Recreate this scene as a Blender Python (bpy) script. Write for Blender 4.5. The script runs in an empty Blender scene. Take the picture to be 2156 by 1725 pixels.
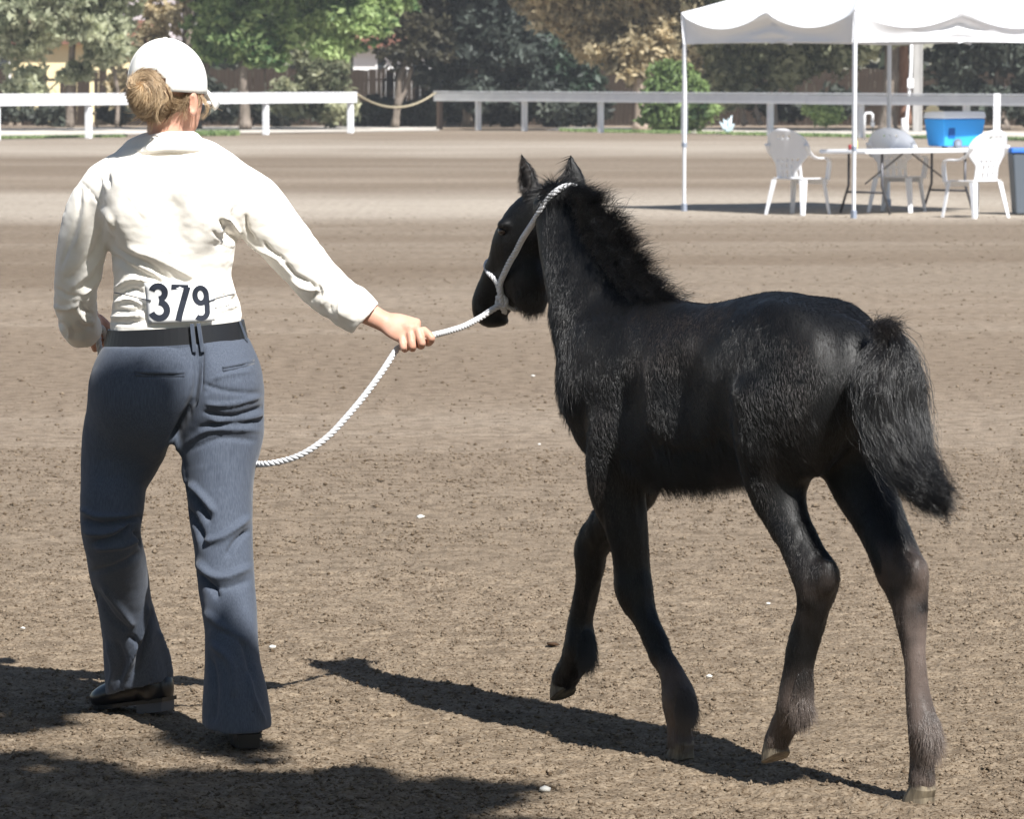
import bpy, math, random
import numpy as np
from mathutils import Vector, Matrix

random.seed(7)
rng = np.random.default_rng(11)
sc = bpy.context.scene
COL = sc.collection

# ---------------------------------------------------------------- camera
FD, CX, CY, CAMH = 8800.0, 1078.0, 862.5, 1.6     # focal length in pixels of a 2156 px wide frame
PITCH = math.atan2(CY - 161.0, FD)
cam_data = bpy.data.cameras.new('camera')
cam = bpy.data.objects.new('camera', cam_data); COL.objects.link(cam)
cam.location = (0, 0, CAMH)
cam.rotation_euler = (math.pi / 2 - PITCH, 0, 0)
cam_data.sensor_width = 36.0
cam_data.lens = 36.0 * FD / 2156.0
cam_data.clip_end = 3000.0
cam_data.dof.use_dof = True
cam_data.dof.focus_distance = 9.9
cam_data.dof.aperture_fstop = 20.0
sc.camera = cam

UP = np.array([0, 0, 1.0])
# ---------------------------------------------------------------- light
EL = math.radians(49.0)
SH = np.array([0.485, -0.875]); SH /= np.linalg.norm(SH)
SUN = np.array([SH[0] * math.cos(EL), SH[1] * math.cos(EL), math.sin(EL)])
world = bpy.data.worlds.new('World'); sc.world = world; world.use_nodes = True
nt = world.node_tree
bg = nt.nodes['Background']
sky = nt.nodes.new('ShaderNodeTexSky'); sky.sky_type = 'NISHITA'; sky.sun_disc = False
sky.sun_elevation = EL; sky.sun_rotation = math.atan2(SH[0], SH[1])
sky.air_density = 1.0; sky.dust_density = 0.6
nt.links.new(sky.outputs[0], bg.inputs[0]); bg.inputs[1].default_value = 0.056
sd = bpy.data.lights.new('sun', 'SUN'); sd.energy = 5.0; sd.angle = math.radians(0.53); sd.color = (1.0, 0.98, 0.945)
so = bpy.data.objects.new('sun', sd); COL.objects.link(so)
so.rotation_euler = Vector(SUN).to_track_quat('Z', 'Y').to_euler(); so.location = (8, -8, 20)
sc.view_settings.view_transform = 'Standard'; sc.view_settings.look = 'None'
sc.view_settings.gamma = 1.0; sc.view_settings.use_curve_mapping = False
sc.view_settings.exposure = 0.86

# ---------------------------------------------------------------- helpers
cp, sp = math.cos(PITCH), math.sin(PITCH)
def P(x, y, d):
    """point seen at photograph position (x, y) and lying at distance d in front"""
    u = (x - CX) / FD; v = -(y - CY) / FD
    w = np.array([u, cp + v * sp, -sp + v * cp])
    return np.array([0, 0, CAMH]) + w * (d / w[1])
def G(x, y):
    """ground point seen at (x, y)"""
    u = (x - CX) / FD; v = -(y - CY) / FD
    w = np.array([u, cp + v * sp, -sp + v * cp])
    return np.array([0, 0, CAMH]) + w * (CAMH / -w[2])
def proj(V):
    q = V - np.array([0, 0, CAMH])
    f = q[:, 1] * cp - q[:, 2] * sp; up = q[:, 1] * sp + q[:, 2] * cp
    return CX + FD * q[:, 0] / f, CY - FD * up / f

def mat(name, color, rough=0.8, spec=0.3, noise=None, bump=None, metallic=0.0, sheen=0.0, trans=None, extra=None):
    """noise=(scale, colour2, detail[, stretch])  bump=(scale, strength, distance)"""
    m = bpy.data.materials.new(name); m.use_nodes = True
    t = m.node_tree; b = t.nodes['Principled BSDF']; L = t.links.new
    b.inputs['Base Color'].default_value = (*color, 1); b.inputs['Roughness'].default_value = rough
    b.inputs['Specular IOR Level'].default_value = spec; b.inputs['Metallic'].default_value = metallic
    if sheen: b.inputs['Sheen Weight'].default_value = sheen
    tc = t.nodes.new('ShaderNodeTexCoord')
    if noise:
        n = t.nodes.new('ShaderNodeTexNoise'); n.inputs['Scale'].default_value = noise[0]
        n.inputs['Detail'].default_value = noise[2]
        if len(noise) > 3:
            mp = t.nodes.new('ShaderNodeMapping'); mp.inputs['Scale'].default_value = noise[3]
            L(tc.outputs['Object'], mp.inputs[0]); L(mp.outputs[0], n.inputs[0])
        else: L(tc.outputs['Object'], n.inputs[0])
        r = t.nodes.new('ShaderNodeValToRGB')
        r.color_ramp.elements[0].position = 0.35; r.color_ramp.elements[1].position = 0.65
        r.color_ramp.elements[0].color = (*color, 1); r.color_ramp.elements[1].color = (*noise[1], 1)
        L(n.outputs[0], r.inputs[0]); L(r.outputs[0], b.inputs['Base Color'])
    if bump:
        n = t.nodes.new('ShaderNodeTexNoise'); n.inputs['Scale'].default_value = bump[0]; n.inputs['Detail'].default_value = 5
        L(tc.outputs['Object'], n.inputs[0])
        q = t.nodes.new('ShaderNodeBump'); q.inputs['Strength'].default_value = bump[1]; q.inputs['Distance'].default_value = bump[2]
        L(n.outputs[0], q.inputs['Height']); L(q.outputs[0], b.inputs['Normal'])
    if trans:
        out = t.nodes['Material Output']
        tr = t.nodes.new('ShaderNodeBsdfTranslucent'); mx = t.nodes.new('ShaderNodeMixShader')
        mx.inputs[0].default_value = trans[0]; tr.inputs[0].default_value = (*trans[1], 1)
        L(b.outputs[0], mx.inputs[1]); L(tr.outputs[0], mx.inputs[2]); L(mx.outputs[0], out.inputs[0])
    return m

def attr_color(m, attr, c0, c1):
    """mix two colours by a geometry attribute"""
    t = m.node_tree; b = t.nodes['Principled BSDF']
    a = t.nodes.new('ShaderNodeAttribute'); a.attribute_name = attr
    mx = t.nodes.new('ShaderNodeMix'); mx.data_type = 'RGBA'
    mx.inputs[6].default_value = (*c0, 1); mx.inputs[7].default_value = (*c1, 1)
    t.links.new(a.outputs['Fac'], mx.inputs[0]); t.links.new(mx.outputs[2], b.inputs['Base Color'])

def obj(name, V, F, m, parent=None, smooth=False, loc=None):
    """one mesh object; F list of faces or an (n,4)/(n,3) array"""
    me = bpy.data.meshes.new(name)
    V = np.asarray(V, dtype=np.float32)
    if isinstance(F, np.ndarray):
        n, k = F.shape
        me.vertices.add(len(V)); me.vertices.foreach_set('co', V.ravel())
        me.loops.add(n * k); me.loops.foreach_set('vertex_index', F.ravel().astype(np.int32))
        me.polygons.add(n); me.polygons.foreach_set('loop_start', np.arange(0, n * k, k, dtype=np.int32))
        me.polygons.foreach_set('loop_total', np.full(n, k, dtype=np.int32))
        me.update(calc_edges=True)
    else:
        me.from_pydata(V.tolist(), [], F); me.update()
    if smooth: me.polygons.foreach_set('use_smooth', [True] * len(me.polygons))
    if m is not None: me.materials.append(m)
    o = bpy.data.objects.new(name, me); COL.objects.link(o)
    if parent is not None: o.parent = parent
    if loc is not None: o.location = loc
    return o

def tag(o, label=None, cat=None, group=None, kind=None):
    if label: o['label'] = label
    if cat: o['category'] = cat
    if group: o['group'] = group
    if kind: o['kind'] = kind
    return o
def thing(name, label, cat, loc=(0, 0, 0), rz=0.0, group=None):
    o = bpy.data.objects.new(name, None); COL.objects.link(o)
    o.location = tuple(float(c) for c in loc); o.rotation_euler = (0, 0, rz); o.empty_display_size = 0.1
    return tag(o, label, cat, group)
def at(o, world_parent_loc):
    return o
def copy_tree(o, parent=None):
    c = o.copy(); COL.objects.link(c); c.parent = parent
    for ch in [x for x in bpy.data.objects if x.parent == o]:
        copy_tree(ch, c)
    return c

class MB:
    """collects simple shapes for ONE mesh object"""
    def __init__(s): s.V = []; s.F = []
    def add(s, V, F):
        b = len(s.V); s.V += [tuple(float(c) for c in v) for v in V]; s.F += [tuple(i + b for i in f) for f in F]
    def box(s, c, size, rz=0.0, taper=1.0, rx=0.0):
        hx, hy, hz = size[0] / 2, size[1] / 2, size[2] / 2; vs = []
        M = Matrix.Rotation(rz, 3, 'Z') @ Matrix.Rotation(rx, 3, 'X')
        for z, k in ((-hz, 1), (hz, taper)):
            for x, y in ((-hx, -hy), (hx, -hy), (hx, hy), (-hx, hy)):
                v = M @ Vector((x * k, y * k, z)); vs.append((c[0] + v[0], c[1] + v[1], c[2] + v[2]))
        s.add(vs, [(0, 3, 2, 1), (4, 5, 6, 7), (0, 1, 5, 4), (1, 2, 6, 5), (2, 3, 7, 6), (3, 0, 4, 7)])
    def tube(s, pts, rad, n=8, flat=1.0, cap=True, up=None):
        pts = [np.asarray(p, float) for p in pts]; m = len(pts)
        if not hasattr(rad, '__len__'): rad = [rad] * m
        prev = None; rings = []
        for i in range(m):
            d = pts[min(i + 1, m - 1)] - pts[max(i - 1, 0)]; d /= (np.linalg.norm(d) + 1e-9)
            if prev is None:
                a = np.array(up, float) if up is not None else (np.array([0, 0, 1.]) if abs(d[2]) < 0.9 else np.array([1., 0, 0]))
            else: a = prev
            a = a - d * a.dot(d); a /= (np.linalg.norm(a) + 1e-9); prev = a
            b = np.cross(d, a)
            rings.append([pts[i] + a * math.cos(2 * math.pi * k / n) * rad[i] + b * math.sin(2 * math.pi * k / n) * rad[i] * flat for k in range(n)])
        V = [v for r in rings for v in r]; F = []
        for i in range(m - 1):
            for k in range(n):
                F.append((i * n + k, i * n + (k + 1) % n, (i + 1) * n + (k + 1) % n, (i + 1) * n + k))
        if cap:
            F.append(tuple(range(n - 1, -1, -1))); F.append(tuple((m - 1) * n + k for k in range(n)))
        s.add(V, F)
    def lathe(s, prof, c=(0, 0, 0), n=16):
        m = len(prof); V = []; F = []
        for r, z in prof:
            for k in range(n):
                V.append((c[0] + r * math.cos(2 * math.pi * k / n), c[1] + r * math.sin(2 * math.pi * k / n), c[2] + z))
        for i in range(m - 1):
            for k in range(n):
                F.append((i * n + k, i * n + (k + 1) % n, (i + 1) * n + (k + 1) % n, (i + 1) * n + k))
        F.append(tuple(range(n - 1, -1, -1))); F.append(tuple((m - 1) * n + k for k in range(n)))
        s.add(V, F)
    def build(s, name, m, parent=None, smooth=False, bevel=0.0, solid=0.0):
        o = obj(name, s.V, s.F, m, parent, smooth)
        if solid:
            md = o.modifiers.new('solid', 'SOLIDIFY'); md.thickness = solid; md.offset = 0
        if bevel:
            md = o.modifiers.new('bevel', 'BEVEL'); md.width = bevel; md.segments = 2; md.limit_method = 'ANGLE'
        return o

# ---- value noise
def _h(ix, iy, iz, s):
    n = (ix * 374761393 + iy * 668265263 + iz * 2147483647 + s * 1274126177) & 0xFFFFFFFF
    n = ((n ^ (n >> 13)) * 1274126177) & 0xFFFFFFFF
    n = ((n ^ (n >> 16)) * 2246822519) & 0xFFFFFFFF
    return ((n ^ (n >> 15)) & 0xFFFFFF) / float(0xFFFFFF)
def vnoise(p, seed=0):
    p = np.asarray(p, float)
    if p.shape[1] == 2: p = np.column_stack([p, np.zeros(len(p))])
    i = np.floor(p).astype(np.int64); f = p - i; f = f * f * (3 - 2 * f); r = 0
    for dx in (0, 1):
        wx = f[:, 0] if dx else 1 - f[:, 0]
        for dy in (0, 1):
            wy = f[:, 1] if dy else 1 - f[:, 1]
            for dz in (0, 1):
                wz = f[:, 2] if dz else 1 - f[:, 2]
                r = r + wx * wy * wz * _h(i[:, 0] + dx, i[:, 1] + dy, i[:, 2] + dz, seed)
    return r * 2 - 1
def fbm(p, oct=4, seed=0):
    r = 0; a = 1.0; t = 0
    for o in range(oct):
        r = r + a * vnoise(np.asarray(p) * (2 ** o), seed + o); t += a; a *= 0.5
    return r / t

# ---- spline through control rows
def spline(rows, sub=4):
    A = np.asarray(rows, float); n = len(A); out = []
    for i in range(n - 1):
        p0 = A[max(i - 1, 0)]; p1 = A[i]; p2 = A[i + 1]; p3 = A[min(i + 2, n - 1)]
        for k in range(sub):
            t = k / sub
            out.append(0.5 * ((2 * p1) + (-p0 + p2) * t + (2 * p0 - 5 * p1 + 4 * p2 - p3) * t * t + (-p0 + 3 * p1 - 3 * p2 + p3) * t ** 3))
    out.append(A[-1]); return np.array(out)

# ---- implicit bodies: smooth unions of swept ellipses, meshed with surface nets
class Field:
    def __init__(s, lo, hi, h):
        s.lo = np.asarray(lo, float); s.h = h
        s.n = np.ceil((np.asarray(hi) - s.lo) / h).astype(int) + 1
        s.D = np.full(tuple(s.n), 0.5, np.float32)
        s.ax = [s.lo[i] + h * np.arange(s.n[i]) for i in range(3)]
    def sl(s, lo, hi):
        a = np.clip(np.floor((lo - s.lo) / s.h).astype(int), 0, s.n); b = np.clip(np.ceil((hi - s.lo) / s.h).astype(int) + 1, 0, s.n)
        return tuple(slice(a[i], b[i]) for i in range(3))
    def pts(s, S):
        return np.meshgrid(s.ax[0][S[0]], s.ax[1][S[1]], s.ax[2][S[2]], indexing='ij', sparse=True)
    def merge(s, S, d, k, op):
        g = s.D[S]
        if op == 'add':
            if k > 0:
                hh = np.maximum(k - np.abs(g - d), 0) / k; s.D[S] = np.minimum(g, d) - hh * hh * k * 0.25
            else: s.D[S] = np.minimum(g, d)
        else:
            e = -d
            if k > 0:
                hh = np.maximum(k - np.abs(g - e), 0) / k; s.D[S] = np.maximum(g, e) + hh * hh * k * 0.25
            else: s.D[S] = np.maximum(g, e)
    def tube(s, C, A, B, U, k=0.02, op='add', sub=4, flatcap=False):
        """C centres (n,3); A radius along the up-hint U; B radius across"""
        n = len(C); C = np.asarray(C, float)
        A = np.broadcast_to(np.asarray(A, float), (n,)); B = np.broadcast_to(np.asarray(B, float), (n,)); U = np.broadcast_to(np.asarray(U, float), (n, 3))
        R = spline(np.column_stack([C, A, B, U]), sub) if n > 2 else np.column_stack([C, A, B, U])
        mrg = max(0.05, k * 1.2)
        big = max(R[:, 3].max(), R[:, 4].max())
        S = s.sl(R[:, :3].min(0) - big - mrg, R[:, :3].max(0) + big + mrg)
        if min(x.stop - x.start for x in S) <= 0: return
        T = np.full(tuple(x.stop - x.start for x in S), 0.5, np.float32)
        T0 = np.array([x.start for x in S])
        for i in range(len(R) - 1):
            p0, p1 = R[i, :3], R[i + 1, :3]; d = p1 - p0; L2 = d.dot(d)
            if L2 < 1e-12: continue
            dn = d / math.sqrt(L2)
            rr = max(R[i, 3], R[i, 4], R[i + 1, 3], R[i + 1, 4]) + mrg
            Q = s.sl(np.minimum(p0, p1) - rr, np.maximum(p0, p1) + rr)
            Q = tuple(slice(max(Q[j].start, S[j].start), min(Q[j].stop, S[j].stop)) for j in range(3))
            if min(x.stop - x.start for x in Q) <= 0: continue
            X, Y, Z = s.pts(Q)
            x = X - p0[0]; y = Y - p0[1]; z = Z - p0[2]
            t = np.clip((x * d[0] + y * d[1] + z * d[2]) / L2, 0, 1)
            qx = x - t * d[0]; qy = y - t * d[1]; qz = z - t * d[2]
            u = R[i, 5:8] + R[i + 1, 5:8]; u = u - dn * u.dot(dn); u /= np.linalg.norm(u) + 1e-9; v = np.cross(dn, u)
            a = R[i, 3] * (1 - t) + R[i + 1, 3] * t; b = R[i, 4] * (1 - t) + R[i + 1, 4] * t
            qa = qx * u[0] + qy * u[1] + qz * u[2]; qb = qx * v[0] + qy * v[1] + qz * v[2]
            qn = qx * dn[0] + qy * dn[1] + qz * dn[2]
            c = np.minimum(a, b)
            r = np.sqrt((qa / a) ** 2 + (qb / b) ** 2 + (qn / c) ** 2) + 1e-4
            q = np.sqrt(qa * qa + qb * qb + qn * qn)
            dd = np.where(r > 0.3, q * (1 - 1 / r), -c * (1 - r)).astype(np.float32)
            W = tuple(slice(Q[j].start - T0[j], Q[j].stop - T0[j]) for j in range(3))
            T[W] = np.minimum(T[W], dd)
        s.merge(S, T, k, op)
    def blob(s, c, rad, axes=None, k=0.02, op='add'):
        c = np.asarray(c, float); rad = np.asarray(rad, float); m = rad.max() + max(0.05, k * 1.2)
        axes = np.eye(3) if axes is None else np.asarray(axes, float)
        S = s.sl(c - m, c + m)
        if min(x.stop - x.start for x in S) <= 0: return
        X, Y, Z = s.pts(S); x = X - c[0]; y = Y - c[1]; z = Z - c[2]; r = 0; q = x * x + y * y + z * z
        for j in range(3):
            w = x * axes[j][0] + y * axes[j][1] + z * axes[j][2]; r = r + (w / rad[j]) ** 2
        r = np.sqrt(r) + 1e-4; q = np.sqrt(q)
        s.merge(S, np.where(r > 0.3, q * (1 - 1 / r), -rad.min() * (1 - r)).astype(np.float32), k, op)
    def cut(s, p, nrm, lo, hi, k=0.004):
        """remove everything on the side nrm points to, inside the box lo..hi"""
        S = s.sl(np.asarray(lo, float), np.asarray(hi, float)); X, Y, Z = s.pts(S)
        nrm = np.asarray(nrm, float); nrm = nrm / np.linalg.norm(nrm)
        d = ((X - p[0]) * nrm[0] + (Y - p[1]) * nrm[1] + (Z - p[2]) * nrm[2]).astype(np.float32)
        d = np.broadcast_to(d, s.D[S].shape)
        s.merge(S, -d, k, 'sub')
    def mesh(s, smooth=2):
        D = s.D; In = D < 0
        cnt = np.zeros(tuple(s.n - 1), np.int8)
        for dx in (0, 1):
            for dy in (0, 1):
                for dz in (0, 1):
                    cnt += In[dx:s.n[0] - 1 + dx, dy:s.n[1] - 1 + dy, dz:s.n[2] - 1 + dz]
        act = (cnt > 0) & (cnt < 8); I = np.argwhere(act); idx = np.full(act.shape, -1, np.int32); idx[act] = np.arange(len(I))
        acc = np.zeros((len(I), 3)); num = np.zeros(len(I))
        cs = [(a, b, c) for a in (0, 1) for b in (0, 1) for c in (0, 1)]
        val = {c: D[I[:, 0] + c[0], I[:, 1] + c[1], I[:, 2] + c[2]].astype(float) for c in cs}
        for c in cs:
            for ax in range(3):
                if c[ax] == 0:
                    e = list(c); e[ax] = 1; e = tuple(e); a = val[c]; b = val[e]; m = (a < 0) != (b < 0)
                    t = np.where(m, a / np.where(m, a - b, 1), 0)
                    p = np.array(c, float)[None, :].repeat(len(I), 0); p[:, ax] = t
                    acc[m] += p[m]; num[m] += 1
        V = s.lo + s.h * (I + acc / num[:, None]); F = []
        for ax in range(3):
            o1, o2 = [(1, 2), (2, 0), (0, 1)][ax]
            a = In; sl0 = [slice(None)] * 3; sl1 = [slice(None)] * 3; sl0[ax] = slice(0, -1); sl1[ax] = slice(1, None)
            ch = a[tuple(sl0)] != a[tuple(sl1)]; E = np.argwhere(ch)
            E = E[(E[:, o1] > 0) & (E[:, o2] > 0) & (E[:, o1] < s.n[o1] - 1) & (E[:, o2] < s.n[o2] - 1)]
            ins = a[E[:, 0], E[:, 1], E[:, 2]]
            def cell(d1, d2):
                K = E.copy(); K[:, o1] -= d1; K[:, o2] -= d2; return idx[K[:, 0], K[:, 1], K[:, 2]]
            q = np.column_stack([cell(1, 1), cell(0, 1), cell(0, 0), cell(1, 0)])
            q[~ins] = q[~ins][:, ::-1]; F.append(q)
        F = np.concatenate(F)
        for _ in range(smooth): V = relax(V, F, 0.5)
        return V, F
def relax(V, F, w):
    a = F.ravel(); b = np.roll(F, -1, 1).ravel(); n = len(V)
    c = np.bincount(a, minlength=n) + np.bincount(b, minlength=n)
    S = np.column_stack([np.bincount(a, V[b, j], n) + np.bincount(b, V[a, j], n) for j in range(3)])
    return V * (1 - w) + w * S / np.maximum(c, 1)[:, None]
def normals(V, F):
    e1 = V[F[:, 2]] - V[F[:, 0]]; e2 = V[F[:, 3]] - V[F[:, 1]]; fn = np.cross(e1, e2); N = np.zeros_like(V)
    for k in range(4):
        for j in range(3): N[:, j] += np.bincount(F[:, k], fn[:, j], len(V))
    return N / (np.linalg.norm(N, axis=1)[:, None] + 1e-12)
def point_attr(o, name, vals):
    a = o.data.attributes.new(name, 'FLOAT', 'POINT'); a.data.foreach_set('value', np.asarray(vals, np.float32))
def sample(V, F, n, weight=None):
    a = np.linalg.norm(np.cross(V[F[:, 2]] - V[F[:, 0]], V[F[:, 3]] - V[F[:, 1]]), axis=1)
    if weight is not None: a = a * weight
    c = np.cumsum(a); f = np.searchsorted(c, rng.random(n) * c[-1]); u = rng.random(n)[:, None]; v = rng.random(n)[:, None]
    q = F[f]; return (V[q[:, 0]] * (1 - u) + V[q[:, 1]] * u) * (1 - v) + (V[q[:, 3]] * (1 - u) + V[q[:, 2]] * u) * v, f
def hair(name, pts, rad, m, parent, attrs=None):
    """pts (n,k,3) root to tip"""
    n, k, _ = pts.shape; hc = bpy.data.hair_curves.new(name)
    hc.add_curves([k] * n)
    hc.position_data.foreach_set('vector', pts.astype(np.float32).ravel())
    r = np.broadcast_to(np.asarray(rad, np.float32), (n, k)) if np.ndim(rad) else np.full((n, k), rad, np.float32)
    taper = np.linspace(1, 0.15, k)[None, :]
    ra = hc.attributes.get('radius') or hc.attributes.new('radius', 'FLOAT', 'POINT')
    ra.data.foreach_set('value', (r * taper).astype(np.float32).ravel())
    for a, v in (attrs or {}).items():
        at_ = hc.attributes.new(a, 'FLOAT', 'CURVE'); at_.data.foreach_set('value', np.asarray(v, np.float32))
    hc.materials.append(m)
    o = bpy.data.objects.new(name, hc); COL.objects.link(o); o.parent = parent
    return o
def unit(v): return v / (np.linalg.norm(v, axis=-1, keepdims=True) + 1e-12)
def folds(V, N, px, py, lines, facing=-0.15):
    """cloth folds: each line = (points in photograph px, width px, height m); raises a ridge along the line"""
    out = V.copy(); m = N[:, 1] < facing; I = np.where(m)[0]; X = px[I]; Y = py[I]; disp = np.zeros(len(I))
    for pts, w, amp in lines:
        pts = spline(pts, 5) if len(pts) > 2 else np.array(pts, float)
        best = np.full(len(I), 1e9); tt = np.zeros(len(I)); sd_ = np.zeros(len(I)); n = len(pts) - 1
        for i in range(n):
            d = pts[i + 1] - pts[i]; L = d.dot(d) + 1e-9; t = np.clip(((X - pts[i, 0]) * d[0] + (Y - pts[i, 1]) * d[1]) / L, 0, 1)
            r = np.hypot(X - pts[i, 0] - t * d[0], Y - pts[i, 1] - t * d[1]); b = r < best
            best[b] = r[b]; tt[b] = (i + t[b]) / n
        g = np.exp(-(best / w) ** 2) * np.clip(np.minimum(tt, 1 - tt) * 5 + 0.15, 0, 1); disp += amp * g
    out[I] += N[I] * disp[:, None]; return out
# ================================================================ ground
def ground_height(x, y):
    p = np.column_stack([x, y]); near = np.clip((26 - y) / 12, 0, 1) * np.clip((y - 6) / 2, 0, 1)
    z = near * (0.007 * fbm(p * [3.0, 3.0], 3, 3) + 0.0030 * vnoise(p * 50, 9) + 0.0022 * np.maximum(vnoise(p * 24, 21), 0))
    z += near * 0.0030 * vnoise(p * [100, 75], 5)
    for gx, gy, ra, dp in prints:
        r = np.hypot((x - gx) / ra, (y - gy) / (ra * 1.6)); z += np.where(r < 1.6, -dp * np.exp(-(r * 1.5) ** 2) + dp * .5 * np.exp(-((r - 1.1) * 3) ** 2), 0)
    for (ax, ay), (bx, by), wd, dp in grooves:
        dx, dy = bx - ax, by - ay; L2 = dx * dx + dy * dy; t_ = np.clip(((x - ax) * dx + (y - ay) * dy) / L2, 0, 1)
        r = np.hypot(x - ax - t_ * dx, y - ay - t_ * dy) / wd; z += near * (-dp * np.exp(-r * r) + dp * .8 * np.exp(-((r - 1.7) * 1.6) ** 2))
    return z - 0.004 * near
_pr = np.random.default_rng(5)
prints = [(float((_pr.random() * 2 - 1) * .13 * d_), float(d_), float(.045 + .03 * _pr.random()), float(.006 + .008 * _pr.random())) for d_ in 9.2 + 13 * _pr.random(46) ** 1.3] + [(*G(690, 1600)[:2], .09, .012), (*G(420, 1665)[:2], .1, .015), (*G(520, 1700)[:2], .09, .012), (*G(860, 1712)[:2], .1, .014),
          (*G(760, 1585)[:2], .08, .01), (*G(1180, 1520)[:2], .07, .008), (*G(930, 1560)[:2], .06, .007), (*G(1600, 1440)[:2], .1, .008)]
grooves = [(G(a, b)[:2], G(c, d)[:2], w_, dp) for a, b, c, d, w_, dp in ((-60, 1632, 340, 1722, .035, .012), (540, 1330, 1150, 1480, .02, .006), (1490, 1655, 2160, 1745, .03, .007), (560, 1190, 1180, 1262, .025, .006), (-20, 1240, 210, 1262, .03, .006), (600, 1040, 1300, 1110, .03, .007), (-50, 985, 180, 1000, .03, .007), (1960, 1180, 2200, 1150, .03, .006), (560, 850, 1180, 905, .04, .008), (600, 1500, 1010, 1520, .03, .005))]
ys = [-40, -20, -8, -2, 2, 6, 7.6, 8.1]; y = 8.4
while y < 13.5: ys.append(y); y += 0.0105
while y < 60: ys.append(y); y *= 1.006
while y < 260: ys.append(y); y *= 1.05
ys = np.array(ys); un = np.linspace(-1, 1, 521)
W = np.maximum(1.35, 0.145 * ys)
xs = np.concatenate([[-700, -150, -40], [0] * len(un), [40, 150, 700]])
X = np.zeros((len(ys), len(un) + 6)); X[:, 3:-3] = W[:, None] * un[None, :]
for j, v in enumerate((110, 50, 15)):
    X[:, j] = -(W + v); X[:, -1 - j] = W + v
Y = np.repeat(ys[:, None], X.shape[1], 1)
Z = ground_height(X.ravel(), Y.ravel())
nr, nc = X.shape; I = np.arange(nr * nc).reshape(nr, nc)
F = np.stack([I[:-1, :-1], I[:-1, 1:], I[1:, 1:], I[1:, :-1]], -1).reshape(-1, 4)

m_dirt = bpy.data.materials.new('arena_dirt'); m_dirt.use_nodes = True
t = m_dirt.node_tree; b = t.nodes['Principled BSDF']; L = t.links.new
b.inputs['Roughness'].default_value = 1.0; b.inputs['Specular IOR Level'].default_value = 0.08
geo = t.nodes.new('ShaderNodeNewGeometry')
def tn(scale, detail, stretch=(1, 1, 1), off=(0, 0, 0)):
    mp = t.nodes.new('ShaderNodeMapping'); mp.inputs['Scale'].default_value = stretch; mp.inputs['Location'].default_value = off
    n = t.nodes.new('ShaderNodeTexNoise'); n.inputs['Scale'].default_value = scale; n.inputs['Detail'].default_value = detail
    L(geo.outputs['Position'], mp.inputs[0]); L(mp.outputs[0], n.inputs[0]); return n
def ramp(src, stops):
    r = t.nodes.new('ShaderNodeValToRGB'); e = r.color_ramp.elements
    while len(e) < len(stops): e.new(0.5)
    for q, (pos, c) in zip(e, stops): q.position = pos; q.color = (*c, 1)
    L(src, r.inputs[0]); return r
def mixc(fac, a, bb, mode='MIX', f=None):
    mx = t.nodes.new('ShaderNodeMix'); mx.data_type = 'RGBA'; mx.blend_type = mode
    if f is not None: mx.inputs[0].default_value = f
    else: L(fac, mx.inputs[0])
    for sock, v in ((6, a), (7, bb)):
        if isinstance(v, tuple): mx.inputs[sock].default_value = (*v, 1)
        else: L(v, mx.inputs[sock])
    return mx.outputs[2]
# long harrow bands: moist brown and dry pale dirt
bandn = tn(1.0, 4, (0.07, 0.24, 1)); bandf = tn(1.0, 6, (0.30, 1.1, 1), (5, 2, 0)); bandn.inputs['Distortion'].default_value = .6; bandf.inputs['Distortion'].default_value = .8
add = t.nodes.new('ShaderNodeMath'); add.operation = 'MULTIPLY_ADD'; add.inputs[1].default_value = 0.45
L(bandf.outputs[0], add.inputs[0]); L(bandn.outputs[0], add.inputs[2])
band = ramp(add.outputs[0], [(0.58, (0.172, 0.132, 0.095)), (0.72, (0.212, 0.168, 0.125)), (0.86, (0.31, 0.26, 0.205))])
fine = tn(60, 5); grain = tn(130, 4)
near_c = ramp(fine.outputs[0], [(0.3, (0.140, 0.104, 0.070)), (0.5, (0.197, 0.153, 0.108)), (0.75, (0.248, 0.199, 0.147))])
spx = t.nodes.new('ShaderNodeSeparateXYZ'); L(geo.outputs['Position'], spx.inputs[0])
mr = t.nodes.new('ShaderNodeMapRange'); mr.inputs['From Min'].default_value = 11; mr.inputs['From Max'].default_value = 19
L(spx.outputs['Y'], mr.inputs[0])
dv = t.nodes.new('ShaderNodeMath'); dv.operation = 'DIVIDE'; dv.inputs[0].default_value = 14.08; L(spx.outputs['Y'], dv.inputs[1])
wn = tn(1.0, 4, (0.10, 0.05, 1)); wm = t.nodes.new('ShaderNodeMath'); wm.operation = 'MULTIPLY_ADD'; wm.inputs[1].default_value = 0.05; L(wn.outputs[0], wm.inputs[0]); L(dv.outputs[0], wm.inputs[2])
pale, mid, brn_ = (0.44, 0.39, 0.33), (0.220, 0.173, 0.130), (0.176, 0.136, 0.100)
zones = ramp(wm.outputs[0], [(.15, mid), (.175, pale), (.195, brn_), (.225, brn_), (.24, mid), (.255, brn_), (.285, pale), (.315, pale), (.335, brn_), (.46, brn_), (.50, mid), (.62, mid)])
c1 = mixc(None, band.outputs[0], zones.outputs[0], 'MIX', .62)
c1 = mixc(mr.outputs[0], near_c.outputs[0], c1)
mr2 = t.nodes.new('ShaderNodeMapRange'); mr2.inputs['From Min'].default_value = 34; mr2.inputs['From Max'].default_value = 44
mr2.inputs['To Max'].default_value = 0.12
L(spx.outputs['Y'], mr2.inputs[0])
c1 = mixc(mr2.outputs[0], c1, (0.30, 0.26, 0.215))
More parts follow.
